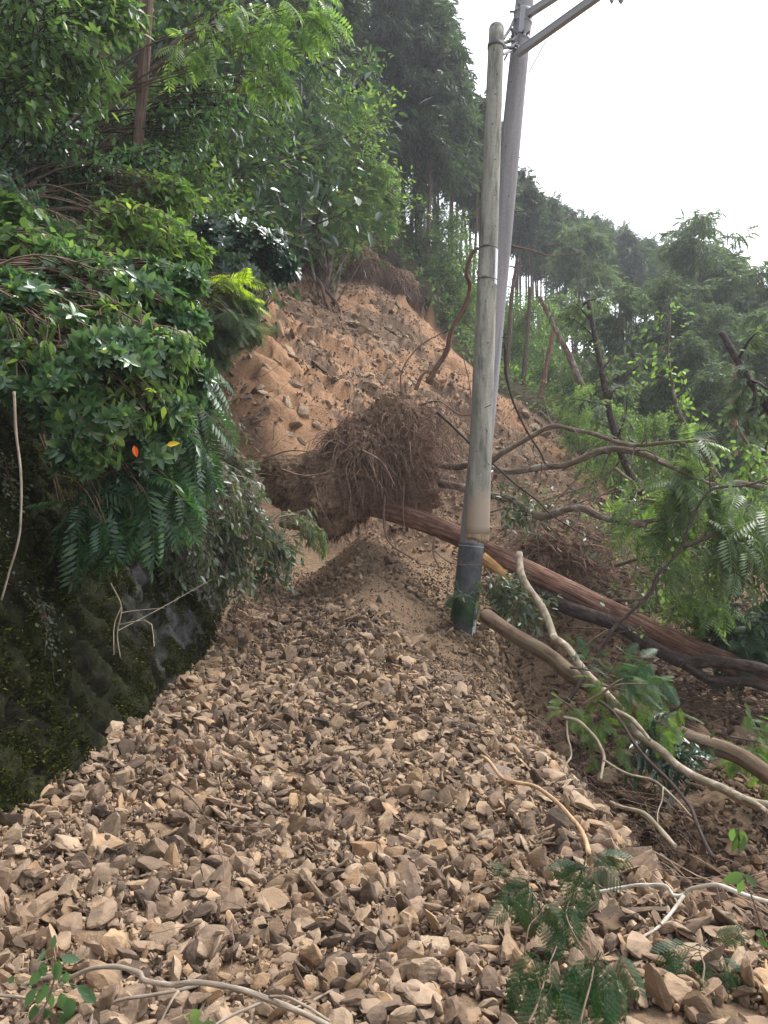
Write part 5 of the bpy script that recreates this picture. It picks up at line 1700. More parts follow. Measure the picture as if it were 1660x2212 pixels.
for k in range(12):
    p = W(rg.uniform(1078, 1116), rg.uniform(62, 112), rg.uniform(9.6, 9.9))
    mb = box_mb(p, rnd_rot(rg, 1)[0], (0.05, 0.03, 0.03))
    obj('bolt', mb, M['darksteel'], t, False, origin=ft).location = (0, 0, 0)
ring_part('collar', t, ft, cF, fax, rF, 0.05, M['darksteel'], thick=0.01)
mb = MB(); mb.add(*tubes(np.array([[W(1086, 118, 9.6), W(1122, 102, 10.1)]]), np.full((1, 2), 0.022), 6, True))
obj('spacer_arm', mb, M['steel'], t, False, origin=ft).location = (0, 0, 0)

# ------------------------------------------------------------------ uprooted cedar: root plate, roots, trunk
def uprooted():
    rg = np.random.default_rng(11)
    C = W(790, 1010, 11.3)
    t = thing('uprooted_cedar', 'uprooted cedar with a huge upturned root plate and long reddish trunk lying to the right', 'fallen tree', C)
    k = 11.3 / FPX
    ells = [((800, 1000), (95, 95, 66)), ((720, 1055), (85, 82, 60)), ((655, 1045), (70, 58, 46)), ((610, 1008), (46, 26, 32)), ((722, 1108), (50, 56, 42)), ((672, 1092), (60, 48, 42)), ((850, 930), (66, 66, 50)), ((885, 1000), (48, 82, 50)), ((905, 1080), (38, 60, 44))]
    V, F = ICO[5]
    bm = bmesh.new(); bmesh.ops.create_icosphere(bm, subdivisions=7, radius=1)
    V = np.array([v.co[:] for v in bm.verts]); F = np.array([[v.index for v in f.verts] for f in bm.faces]); bm.free()
    rad = np.full(len(V), 0.25)
    for (px, py), (rx, rz, ry) in ells:
        c = W(px, py, 11.3) - C
        r = np.array([rx, ry, rz]) * k
        dn = V / r
        a = (dn ** 2).sum(1); b = (dn * (c / r)).sum(1); cc = ((c / r) ** 2).sum() - 1
        disc = b * b - a * cc
        tt = np.where(disc > 0, (b + np.sqrt(np.maximum(disc, 0))) / a, 0)
        rad = np.maximum(rad, tt)
    # a hollow on the underside where the trunk leaves
    P = V * rad[:, None]
    hol = np.linalg.norm((P - (W(862, 1105, 11.1) - C)) / np.array([0.40, 0.7, 0.38]), axis=1)
    rad = rad * (1 - 0.5 * np.exp(-hol ** 2))
    P = V * rad[:, None]
    P = P + V * (0.26 * fbm(P * 1.9, 4, 3)[:, None] + 0.14 * fbm(P * 6, 5, 9, True)[:, None])
    obj('root_plate', (P, F, P[:, :2]), M['soil'], t, False)
    # stones caught in the soil
    mb = MB()
    front_v = P[(V[:, 1] < -0.1)]
    pick = front_v[rg.integers(len(front_v), size=420)]
    tm = [rock_shape(700 + i, 1, None, 6, 0, .3) for i in range(5)]
    for i in range(5):
        m = np.arange(420) % 5 == i
        mb.add(*inst(tm[i][0], tm[i][1], pick[m], rnd_rot(rg, m.sum()), 0.02 + 0.05 * rg.random(m.sum()) ** 2))
    o = obj('embedded_stones', mb, M['rubble'], t)
    tag(o, kind='stuff')
    # fine roots
    allv = P[(V[:, 1] < 0.5)]
    N = 3300
    cdir = rg.normal(0, 0.5, (75, 3))
    cl = allv[rg.integers(len(allv), size=75)]
    ci = rg.integers(75, size=N)
    tgt = cl[ci] + rg.normal(0, 0.16, (N, 3))
    w = np.array([np.argmin(((allv[::7] - q) ** 2).sum(1)) for q in tgt]) * 7
    p = allv[w]
    nrml = nrm(p)
    Lf = np.where(p[:, 2] < -0.35, 0.45, 1.0)
    Mseg = 9
    paths = np.empty((N, Mseg, 3)); paths[:, 0] = p - nrml * 0.04
    d = nrm(nrml * 0.35 + rg.normal(0, 0.35, (N, 3)) + cdir[ci] + np.array([-0.2, -0.25, -0.4]))
    L = rg.gamma(2.2, 0.055, N) / (Mseg - 1) * 2.7 * Lf
    for s in range(1, Mseg):
        d = nrm(d + rg.normal(0, 0.32, (N, 3)) + np.array([0, 0, -0.16 - 0.05 * s]) + 0.08 * nrml)
        paths[:, s] = paths[:, s - 1] + d * L[:, None]
    r0 = 0.0022 + 0.009 * rg.random(N) ** 4
    mb = MB(); mb.add(*tubes(paths, r0[:, None] * np.linspace(1.2, 0.35, Mseg)[None], 3))
    # upward tufts on the crest
    N2 = 260
    top = P[(P[:, 2] > 0.30) & (V[:, 1] < .6)]
    p = top[rg.integers(len(top), size=N2)]
    paths = np.empty((N2, 10, 3)); paths[:, 0] = p
    d = nrm(rg.normal(0, 0.5, (N2, 3)) + [-0.05, -0.1, 1.0])
    L = rg.uniform(0.012, 0.06, N2) * np.where(rg.random(N2) < 0.2, 1.5, 1)
    for s in range(1, 10):
        d = nrm(d + rg.normal(0, 0.3, (N2, 3)) + [0, 0, -0.03])
        paths[:, s] = paths[:, s - 1] + d * L[:, None]
    mb.add(*tubes(paths, (0.002 + 0.004 * rg.random(N2) ** 2)[:, None] * np.linspace(1.2, 0.4, 10)[None], 3))
    o = obj('fine_roots', mb, M['root'], t, True)
    tag(o, kind='stuff')
    # curtain of hanging roots on the right side
    def curtain(n, lo, hi, Lr, r, mat='root'):
        px = rg.uniform(lo[0], hi[0], n); py = rg.uniform(lo[1], hi[1], n)
        p = np.array([W(a, b, rg.uniform(10.7, 11.5)) for a, b in zip(px, py)]) - C
        paths = np.empty((n, 14, 3)); paths[:, 0] = p
        d = nrm(rg.normal(0, 0.7, (n, 3)) + [0.15, -0.1, -0.2]); L = rg.uniform(*Lr, n) / 13
        for s in range(1, 14):
            d = nrm(d + rg.normal(0, 0.3, (n, 3)) + [0, 0, -0.17])
            paths[:, s] = paths[:, s - 1] + d * L[:, None]
        return paths, (r * rg.uniform(0.5, 1.2, n))[:, None] * np.linspace(1.1, 0.4, 14)[None]
    mb = MB()
    for a in [(320, (860, 860), (990, 1000), (0.4, 1.1), 0.004), (160, (820, 1000), (960, 1090), (0.3, 0.8), 0.004), (120, (900, 900), (1000, 1130), (0.3, 0.7), 0.003)]:
        pa, ra = curtain(*a)
        mb.add(*tubes(pa, ra, 3))
    o = obj('root_curtain', mb, M['root'], t, True)
    tag(o, kind='stuff')
    # thick single roots
    R4 = lambda pts: Z(400, 500, .4819, pts)
    thick = [(R4([(1215, 800), (1260, 720), (1310, 640), (1335, 540), (1400, 430), (1425, 330), (1405, 270), (1430, 180), (1460, 150)]), 0.045, 0.022, 10.9, 10.6),
             (R4([(1160, 830), (1190, 760), (1225, 735)]), 0.03, 0.012, 10.9, 10.8), (R4([(1090, 850), (1100, 740), (1180, 620), (1310, 540)]), 0.014, 0.008, 10.8, 10.6),
             (R4([(1250, 930), (1330, 1000), (1420, 1090), (1480, 1180)]), 0.022, 0.012, 10.9, 9.7), (R4([(1360, 580), (1400, 700), (1430, 850), (1415, 1000), (1380, 1090)]), 0.008, 0.005, 10.6, 10.4),
             (R4([(1010, 1330), (1010, 1450), (1040, 1560), (1150, 1640)]), 0.022, 0.012, 10.8, 10.6), (R4([(1105, 1280), (1100, 1400), (1110, 1520)]), 0.014, 0.006, 10.8, 10.7),
             (R4([(1290, 1170), (1240, 1230), (1250, 1300), (1200, 1310)]), 0.012, 0.006, 10.7, 10.6), (R4([(1255, 1540), (1250, 1620), (1290, 1700)]), 0.02, 0.008, 10.4, 10.2), (R4([(1250, 1600), (1330, 1660), (1480, 1670)]), 0.012, 0.005, 10.3, 9.6),
             (R4([(520, 1210), (640, 1240), (760, 1210), (780, 1150)]), 0.014, 0.006, 10.5, 10.4), (R4([(680, 1290), (700, 1380), (760, 1480)]), 0.014, 0.006, 10.5, 10.4), (R4([(900, 1120), (1000, 1180), (1060, 1290)]), 0.018, 0.008, 10.4, 10.4),
             (R4([(1180, 900), (1270, 880), (1390, 950), (1520, 905)]), 0.014, 0.006, 10.7, 9.2), (R4([(430, 1160), (560, 1120), (700, 1130)]), 0.016, 0.006, 10.8, 10.6), (R4([(690, 740), (695, 690), (712, 645)]), 0.016, 0.01, 15, 15)]
    for pts, r0, r1, d0, d1 in thick[:-1]:
        mb = MB()
        limb(mb, P3(pts, d0, d1) - C, r0, r1, 26, 8, 0.02, int(r0 * 9999), 0.2)
        obj('root', mb, M['bark_red'] if r0 > 0.04 else M['root'], t, True)
    # trunk
    R5 = lambda pts: Z(874, 800, .5422, pts)
    tr = R5([(-60, 660), (20, 690), (200, 750), (330, 805), (480, 880), (700, 985), (1000, 1130), (1300, 1270), (1500, 1350), (1660, 1412), (1800, 1470)])
    p = P3(tr, 11.3, 9.0) - C
    mb = MB()
    p = spline(p, 60)
    r = np.interp(np.linspace(0, 1, 60), [0, 0.1, 0.25, 0.5, 0.75, 1], [0.2, 0.16, 0.145, 0.140, 0.134, 0.115])
    V_, F_, U_ = tubes(p[None], r[None], 48)
    ax = nrm(p[-1] - p[0])
    rel_ = V_ - (np.repeat(p, 49, 0))
    groove = vnoise(np.stack([np.cos(U_[:, 0] * 6.283) * 5.5, np.sin(U_[:, 0] * 6.283) * 5.5, U_[:, 1] * 0.9], -1), 5) * 0.5 + vnoise(np.stack([np.cos(U_[:, 0] * 6.283) * 12, np.sin(U_[:, 0] * 6.283) * 12, U_[:, 1] * 1.6], -1), 6) * 0.35
    V_ = V_ + nrm(rel_) * (0.018 * groove)[:, None]
    obj('trunk', (V_, F_, U_), M['bark_red'], t, True)
    # splintered patch where bark is torn off, beside the pole foot
    mb = MB()
    q = P3(R5([(440, 880), (500, 925), (560, 975)]), 10.35, 10.15) - C + np.array([0, -0.085, -0.06])
    limb(mb, q, 0.085, 0.05, 16, 10, 0.02, 3, 0.3)
    obj('torn_wood', mb, M['splinter'], t, False)
uprooted()

# ------------------------------------------------------------------ fallen logs, limbs and branches
R5 = lambda pts: Z(874, 800, .5422, pts)
R6 = lambda pts: Z(1200, 1400, .3458, pts)
R7 = lambda pts: Z(0, 1700, .5422, pts)
R8 = lambda pts: Z(874, 1600, .5422, pts)
def branch(name, lab, pts, d0, d1, r0, r1, mat, side=(), grp='fallen limbs and branches', cat='branch', wob=0.012, seed=1, n=40, knob=0.15, twigs=0, leaf=None, leafn=0, lsize=0.08, tl=0.5, ldroop=0.6, lmat=None, per=3):
    p = P3(pts, d0, d1)
    root = thing(name, lab, cat, p[0], grp)
    rg = np.random.default_rng(seed)
    mb = MB()
    q = limb(mb, p, r0, r1, n, 12, wob, seed, knob)
    limb_mb = mb
    for pts2, e0, e1, a0, a1 in side:
        mb = MB()
        limb(mb, P3(pts2, e0, e1), a0, a1, 24, 9, wob, seed + 7, knob)
        obj('side_branch', mb, mat, root, True, origin=p[0]).location = (0, 0, 0)
    if twigs:
        T, A, D = [], [], []
        for k in range(twigs):
            a = q[int(rg.integers(n // 4, n))]
            dv = nrm(rdir(rg, 1)[0] + nrm(q[-1] - q[0]) * 0.6)
            e = a + dv * tl * rg.uniform(0.4, 1.3)
            P_ = spline([a, (a + e) / 2 + rg.normal(0, 0.05, 3), e + [0, 0, -0.05]], 6)
            T.append(P_)
            A.append(P_[2:]); D.append(np.repeat(dv[None], 4, 0))
        limb_mb.add(*tubes(np.array(T), np.linspace(max(r1 * 0.5, 0.003), 0.0015, 6)[None].repeat(twigs, 0), 4))
        if leaf is not None:
            mb = MB(); leaves(mb, np.concatenate(A), np.concatenate(D), leaf, lsize, rg, per, 0.05, 0.7, ldroop)
            obj('foliage', mb, lmat, root, True, origin=p[0]).location = (0, 0, 0)
    obj('limb', limb_mb, mat, root, True, origin=p[0]).location = (0, 0, 0)
    return root
branch('fallen_log', 'dark rough log lying just under the long reddish cedar trunk', R5([(660, 1035), (750, 1085), (850, 1130), (950, 1165), (1050, 1210), (1180, 1290), (1320, 1350), (1420, 1340), (1560, 1360), (1700, 1400)]), 10.2, 8.6, 0.10, 0.075, M['bark_dark'],
       [(R5([(1310, 1355), (1380, 1400), (1440, 1425), (1560, 1425), (1700, 1470)]), 9.1, 8.6, 0.07, 0.05)], 'fallen logs', 'log', 0.02, 3, 50)
branch('fallen_log', 'smooth brown log coming out from under the debris toward the lower right edge', R6([(-230, 60), (-130, 130), (0, 215), (200, 330), (340, 450), (500, 545), (690, 640), (870, 745), (1160, 890), (1440, 990), (1660, 1130), (1800, 1220)]), 8.6, 5.9, 0.085, 0.072, M['bark_log'], (), 'fallen logs', 'log', 0.008, 4, 60, 0.05)
branch('fallen_bough', 'long pale bough sweeping from the cedar trunk down to the right edge', [(1122, 1195), (1130, 1250), (1170, 1310), (1195, 1370)] + R6([(240, 220), (330, 290), (430, 430), (560, 570), (700, 730), (770, 850), (930, 950), (1050, 1060), (1230, 1160), (1400, 1240), (1560, 1310), (1720, 1345)]), 8.4, 4.6, 0.042, 0.030, M['bark_pale'],
       [(R6([(1500, 1285), (1590, 1330), (1660, 1385)]), 4.9, 4.6, 0.022, 0.016), (R6([(640, 690), (740, 745), (820, 830), (870, 890)]), 5.8, 5.3, 0.02, 0.012)], seed=5, n=70, knob=0.1)
branch('fallen_bough', 'thin dark stem running beside the pale bough with a torn orange end', R6([(540, 630), (620, 700), (700, 800), (780, 930), (900, 1070), (1030, 1210), (1130, 1330), (1180, 1440), (1240, 1560), (1300, 1680)]), 6.0, 3.9, 0.014, 0.010, M['bark_dark'], seed=6, n=50)
branch('arching_bough', 'upper grey bough arching right from behind the poles', R5([(440, 545), (500, 475), (640, 390), (745, 340), (840, 355), (930, 375), (1060, 420), (1180, 415), (1330, 400), (1430, 410)]), 10.6, 9.0, 0.040, 0.020, M['bark_grey'],
       [(R5([(745, 340), (722, 300), (700, 210)]), 10.2, 10.2, 0.014, 0.006), (R5([(1370, 400), (1400, 470), (1430, 560)]), 9.1, 8.9, 0.02, 0.016)], seed=7, twigs=10, tl=0.5)
branch('arching_bough', 'middle grey bough arching right from the root plate past the poles', R5([(250, 500), (330, 512), (390, 505), (490, 522), (570, 535), (690, 515), (790, 505), (880, 470), (980, 435), (1120, 455), (1230, 500), (1370, 575), (1450, 590), (1540, 580), (1660, 615), (1720, 650)]), 11.0, 8.7, 0.050, 0.036, M['bark_grey'],
       [(R5([(1240, 505), (1290, 495), (1320, 480)]), 9.4, 9.3, 0.018, 0.012)], seed=8, twigs=12, tl=0.6, n=60)
branch('arching_bough', 'lowest knotted grey bough running right from the root plate', R5([(260, 580), (380, 605), (480, 632), (560, 650), (620, 690), (700, 725), (780, 702), (860, 690), (960, 730), (1060, 750), (1140, 762)]), 11.0, 9.4, 0.062, 0.040, M['bark_grey'],
       [(R5([(1060, 750), (1140, 745), (1240, 725), (1340, 712)]), 9.55, 9.2, 0.034, 0.022), (R5([(860, 695), (850, 740), (830, 760)]), 9.9, 9.8, 0.012, 0.006)], seed=9, n=50, knob=0.25)
branch('crooked_bough', 'dark thin crooked bough crossing over the reddish trunk', R5([(805, 1510), (850, 1440), (900, 1380), (960, 1270), (1010, 1190), (1110, 1100), (1165, 1040), (1190, 970), (1280, 870), (1330, 750), (1370, 660), (1430, 600), (1560, 590), (1660, 560)]), 7.2, 7.9, 0.022, 0.012, M['bark_dark'],
       [(R5([(1165, 1040), (1200, 950), (1230, 880), (1260, 780)]), 7.5, 7.7, 0.010, 0.005)], seed=10, n=60, twigs=14, tl=0.45, leaf=LEAFR, lmat=M['leaf_pale'], lsize=0.06, per=1)
branch('leaning_stem', 'dark leaning trunk rising from the right foot of the slide', [(1400, 1080), (1350, 1000), (1320, 900), (1300, 800), (1270, 650)], 15, 16, 0.09, 0.045, M['bark_dark'],
       [([(1315, 860), (1345, 820), (1380, 790)], 15.5, 15.5, 0.03, 0.015), ([(1300, 800), (1340, 750), (1380, 700)], 15.6, 15.8, 0.03, 0.012)], 'leaning stems right of the poles', 'tree', twigs=26, tl=1.0, leaf=SPRAY_F, lmat=M['needle_pale'], lsize=0.3, per=2, seed=12)
branch('leaning_stem', 'pale brown trunk leaning left at the far right of the poles', [(1265, 850), (1230, 770), (1195, 700), (1165, 640)], 22, 22, 0.10, 0.06, M['bark_grey'], (), 'leaning stems right of the poles', 'tree', seed=13, twigs=6)
branch('leaning_stem', 'slim reddish trunk leaning right behind the slide edge', [(1168, 860), (1185, 770), (1200, 690)], 24, 24, 0.09, 0.06, M['bark_red'], (), 'leaning stems right of the poles', 'tree', seed=14, twigs=6)
branch('leaning_stem', 'slim brown trunk just right of the grey pole', [(1090, 840), (1100, 740), (1105, 650), (1118, 560)], 25, 25, 0.09, 0.06, M['bark_cedar'], (), 'leaning stems right of the poles', 'tree', seed=15, twigs=6)
branch('leaning_stem', 'second slim brown trunk right of the grey pole', [(1128, 850), (1138, 740), (1146, 620)], 26, 26, 0.09, 0.06, M['bark_cedar'], (), 'leaning stems right of the poles', 'tree', seed=16, twigs=6)
branch('leaning_stem', 'straight pink brown trunk at the far right between the dark trunks', [(1588, 985), (1588, 900), (1592, 800)], 18, 18, 0.07, 0.06, M['bark_red'], (), 'leaning stems right of the poles', 'tree', seed=17, twigs=8)
branch('leaning_stem', 'thick dark stem slanting down to the right edge', [(1560, 720), (1600, 790), (1640, 850), (1690, 930)], 12, 11, 0.05, 0.07, M['bark_dark'], (), 'leaning stems right of the poles', 'tree', seed=18, twigs=14, tl=0.9, leaf=SPRAY_F, lmat=M['needle_pale'], lsize=0.28)
branch('leaning_stem', 'thin stem with round bright leaves rising in the right middle', [(1560, 1040), (1500, 950), (1465, 880), (1445, 780), (1450, 650)], 10, 10.5, 0.03, 0.01, M['bark_grey'], (), 'leaning stems right of the poles', 'tree', seed=19, twigs=22, tl=0.5, leaf=LEAFR, lmat=M['leaf_bright'], lsize=0.085, ldroop=1.2, per=2)
branch('dark_vine', 'thin dark stem hanging from the pole over the orange slope', R5([(540, 0), (545, 120), (570, 220), (620, 340), (690, 450), (710, 500)]), 9.6, 9.8, 0.018, 0.010, M['bark_dark'], (), 'thin stems round the poles', seed=20, twigs=4)
branch('dark_vine', 'thin stem crossing the foot of the broken pole', R5([(250, 280), (310, 340), (400, 420), (520, 530), (600, 600), (680, 660), (740, 720), (850, 790), (950, 830)]), 9.9, 8.8, 0.016, 0.007, M['bark_dark'], (), 'thin stems round the poles', seed=21, twigs=10, tl=0.3, leaf=LEAF3, lmat=M['leaf_vine'], lsize=0.1, per=1)
branch('dark_vine', 'brown bare twig reaching right from the grey pole', [(1106, 532), (1140, 540), (1180, 552), (1215, 550), (1254, 548)], 9.9, 9.7, 0.014, 0.006, M['twig'], (), 'thin stems round the poles', seed=22)
branch('white_branch', 'white barked branch forking over the stones at the lower right', R8([(1700, 895), (1640, 885), (1540, 855), (1440, 820), (1380, 825), (1330, 835), (1300, 860), (1255, 860), (1220, 818), (1150, 815), (1090, 818), (1000, 830), (920, 845)]), 3.1, 3.35, 0.010, 0.006, M['bark_white'],
       [(R8([(1300, 862), (1270, 905), (1250, 930), (1210, 975), (1170, 1010), (1110, 1050), (1040, 1112)]), 3.2, 2.9, 0.008, 0.005)], seed=23, n=60, wob=0.006)
branch('bare_root', 'peeled tan root snaking down the right side of the bank', R8([(440, 270), (470, 290), (530, 360), (600, 380), (680, 400), (770, 470), (830, 540), (860, 580), (885, 640), (895, 690)]), 4.7, 3.55, 0.010, 0.012, M['twig_tan'], seed=24, n=50, wob=0.008)
branch('bare_branch', 'grey bare branch bending down at the right shoulder of the bank', R6([(300, 745), (400, 770), (500, 870), (540, 950), (560, 1010), (550, 1090), (540, 1160)]), 5.4, 5.0, 0.013, 0.009, M['bark_pale'],
       [(R6([(560, 1030), (700, 1110), (870, 1150), (970, 1215), (1060, 1300), (1150, 1400)]), 5.0, 4.4, 0.009, 0.005), (R6([(310, 740), (315, 860), (345, 990), (300, 1080), (330, 1200)]), 5.4, 5.0, 0.008, 0.005), (R6([(970, 1215), (960, 1300), (925, 1380), (925, 1450)]), 4.6, 4.4, 0.005, 0.003)], seed=25, wob=0.012)
branch('snapped_branch', 'snapped branch with a torn orange tip lying along the bank shoulder', R6([(600, 1300), (700, 1350), (840, 1390), (950, 1490), (1040, 1590)]), 4.6, 4.0, 0.010, 0.014, M['bark_pale'], seed=26)
branch('snapped_branch', 'forked brown branch stub resting on the pale bough', R6([(420, 660), (520, 600), (620, 540), (700, 515), (850, 515)]), 5.9, 5.7, 0.012, 0.004, M['twig'], [(R6([(560, 580), (640, 510), (690, 485)]), 5.8, 5.8, 0.009, 0.004)], seed=27)
branch('bare_branch', 'bent bare branch along the bottom of the picture at the left', R7([(-60, 1085), (0, 1088), (180, 1030), (290, 1025), (390, 985), (500, 972), (590, 1000), (615, 1035), (720, 1055), (845, 1045), (1000, 1075), (1150, 1120), (1300, 1180), (1420, 1240)]), 2.55, 2.25, 0.007, 0.009, M['deadstem'],
       [(R7([(-40, 1092), (100, 1108), (200, 1130), (390, 1172), (500, 1130), (640, 1105), (760, 1080), (850, 1048)]), 2.4, 2.45, 0.005, 0.006), (R7([(390, 1172), (380, 1250)]), 2.4, 2.3, 0.006, 0.006), (R7([(1150, 1105), (1230, 1110), (1310, 1150), (1400, 1215)]), 2.3, 2.2, 0.005, 0.004),
        (R7([(1120, 1125), (1000, 1180), (900, 1240)]), 2.3, 2.2, 0.006, 0.004), (R7([(760, 1080), (720, 1140), (680, 1220)]), 2.4, 2.3, 0.005, 0.003)], seed=28, n=70, wob=0.006)
branch('thin_twig', 'long thin twig lying across the stones left of the boulders', R7([(730, 200), (790, 235), (840, 290), (880, 345), (930, 370), (1020, 385), (1160, 385)]), 3.95, 3.75, 0.006, 0.003, M['twig'],
       [(R7([(930, 370), (925, 450), (950, 520), (955, 610)]), 3.75, 3.2, 0.003, 0.002), (R7([(985, 275), (982, 350)]), 3.8, 3.7, 0.004, 0.003)], grp='thin twigs lying on the bank', seed=29, wob=0.004)
branch('thin_twig', 'thin twig lying high on the left of the bank', Z(0, 1200, .5422, [(1275, 655), (1265, 700), (1200, 790), (1130, 870), (1040, 930), (1000, 980)]), 6.4, 5.3, 0.008, 0.003, M['twig'], grp='thin twigs lying on the bank', seed=30, wob=0.006)
branch('thin_twig', 'short twig stuck upright among the high left stones', Z(0, 1200, .5422, [(1255, 770), (1270, 850), (1290, 920)]), 5.7, 5.4, 0.004, 0.003, M['twig'], grp='thin twigs lying on the bank', seed=31)
branch('thin_twig', 'thin twig rising from the bottom right centre stones', R7([(1520, 1035), (1400, 1080), (1300, 1130), (1200, 1165)]), 2.6, 2.4, 0.005, 0.003, M['deadstem'], grp='thin twigs lying on the bank', seed=32)
branch('exposed_root', 'long reddish root hanging down the bare slope from the scarp', Z(400, 500, .4819, [(530, 120), (580, 190), (640, 260), (700, 320), (740, 430), (800, 530), (850, 620), (910, 690)]), 23.5, 19.5, 0.075, 0.03, M['bark_red'],
       [(Z(400, 500, .4819, [(700, 320), (760, 380), (800, 450), (810, 500)]), 22, 20.5, 0.06, 0.03)], grp=None, cat='root', seed=33, wob=0.05, twigs=20, tl=0.9)
branch('exposed_root', 'short pale root curling on the middle of the bare slope', Z(400, 500, .4819, [(690, 740), (690, 690), (712, 645)]), 18.5, 18.6, 0.035, 0.02, M['twig_tan'], grp=None, cat='root', seed=34)

# fallen leafy boughs filling the right
def bough(lab, pts, d0, d1, leaf, size, mat, twigs, tl, per, droop=0.6, r=0.03, bm='bark_grey', seed=1, name='leafy_bough'):
    return branch(name, lab, pts, d0, d1, r, r * 0.3, M[bm], (), 'leafy boughs fallen on the right', 'bough', 0.02, seed, 30, 0.1, twigs, leaf, 0, size, tl, droop, mat, per)
bough('pale feathery leaves hanging under the middle grey bough', [(1420, 1000), (1470, 1020), (1540, 1050)], 9.2, 9.0, PINN, 0.34, M['leaf_pale'], 22, 0.4, 1, 1.3, seed=51)
bough('bright feathery foliage above the lowest grey bough', [(1390, 1080), (1440, 1090), (1500, 1120)], 9.6, 9.4, PINN, 0.32, M['leaf_bright'], 26, 0.45, 1, 1.0, seed=52)
bough('pale leafy bough drooping at the right edge middle', [(1480, 1180), (1560, 1150), (1660, 1120)], 8.8, 8.4, PINN, 0.30, M['leaf_pale'], 44, 0.55, 1, 1.2, seed=53)
bough('leafy bough hanging at the right edge above the reddish trunk', [(1540, 1260), (1600, 1230), (1700, 1200)], 9.2, 8.6, LEAFN, 0.12, M['leaf_pale'], 60, 0.55, 4, 1.0, seed=54)
bough('dark leafy bough behind the reddish trunk at the right edge', [(1480, 1350), (1570, 1340), (1700, 1360)], 10.4, 9.8, SPRAY_F, 0.25, M['needle'], 60, 0.7, 3, 0.8, seed=55)
bough('dull green bough low above the reddish trunk in the right middle', [(1330, 1220), (1420, 1200), (1520, 1210)], 10.8, 10.2, LEAF1, 0.09, M['leaf_mid'], 70, 0.6, 4, 0.6, seed=56)
bough('leafy bough lying on the slope under the arching boughs', [(1240, 1160), (1330, 1150), (1440, 1140)], 12.5, 12, LEAF1, 0.09, M['leaf_pale'], 60, 0.7, 4, 0.6, seed=57)
bough('small leaved bough behind the foot of the grey pole', [(1050, 1110), (1100, 1100), (1160, 1120)], 10.4, 10.4, LEAF1, 0.10, M['leaf_vine'], 30, 0.4, 3, 0.6, r=0.015, seed=58)
bough('glossy leafy bough lying below the reddish trunk by the pole foot', [(1050, 1230), (1090, 1280), (1160, 1330)], 9.3, 9.0, LEAF3, 0.085, M['leaf_vine'], 46, 0.34, 4, 0.7, r=0.012, seed=59)
bough('pale trembling leafy bough at the right edge by the white sky', [(1600, 930), (1640, 1000), (1700, 1060)], 9.5, 9.2, LEAFR, 0.085, M['leaf_bright'], 30, 0.5, 3, 1.2, r=0.02, seed=60)
bough('leafy bough in the right middle behind the crooked bough', [(1300, 1300), (1400, 1290), (1500, 1280)], 11.5, 11, LEAF1, 0.085, M['leaf_mid'], 50, 0.6, 4, 0.6, seed=61)
bough('feathery bough low at the right edge above the log', [(1560, 1420), (1620, 1390), (1700, 1380)], 9.6, 9.2, FROND, 0.2, M['leaf_pinnate'], 26, 0.35, 2, 0.9, seed=62)
bough('bright feathery spray in front of the dark boughs at the right', [(1450, 1300), (1490, 1290), (1530, 1310)], 9.6, 9.4, PINN, 0.3, M['leaf_bright'], 14, 0.35, 1, 1.2, r=0.012, seed=63)
bough('flat green cypress bough lying over the smooth brown log', [(1230, 1440), (1290, 1450), (1390, 1480)], 6.5, 6.2, FROND, 0.15, M['leaf_pinnate'], 10, 0.26, 2, 0.8, r=0.012, seed=64)
bough('flat green cypress bough draped down over the brown log', [(1300, 1480), (1370, 1500), (1410, 1540)], 6.2, 6.0, FROND, 0.15, M['leaf_bright'], 9, 0.24, 2, 1.2, r=0.010, seed=65)
bough('small green cypress bough under the pale bough', [(1190, 1500), (1240, 1530), (1290, 1570)], 6.6, 6.3, FROND, 0.13, M['leaf_bright'], 9, 0.18, 2, 0.6, r=0.008, seed=66)
bough('green cypress foliage at the right edge below the logs', [(1580, 1590), (1630, 1600), (1700, 1620)], 6.8, 6.5, FROND, 0.15, M['leaf_bright'], 14, 0.28, 2, 0.5, r=0.010, seed=67)
bough('small dark cypress spray leaning on the pole foot', [(985, 1250), (990, 1285), (1000, 1310)], 9.6, 9.6, FROND, 0.15, M['leaf_pinnate'], 7, 0.14, 2, 1.0, r=0.006, seed=68)
bough('narrow dark leaves growing beneath the brown log', [(1340, 1590), (1400, 1610), (1470, 1640)], 6.6, 6.2, LEAFN, 0.12, M['leaf_darkglossy'], 30, 0.25, 4, 0.3, r=0.008, seed=69)
bough('bleached leafless twiggy bough behind the right foliage', [(1330, 1010), (1400, 1060), (1500, 1100)], 13, 12, LEAF1, 0.06, M['leaf_pale'], 60, 0.8, 1, 0.5, seed=70)

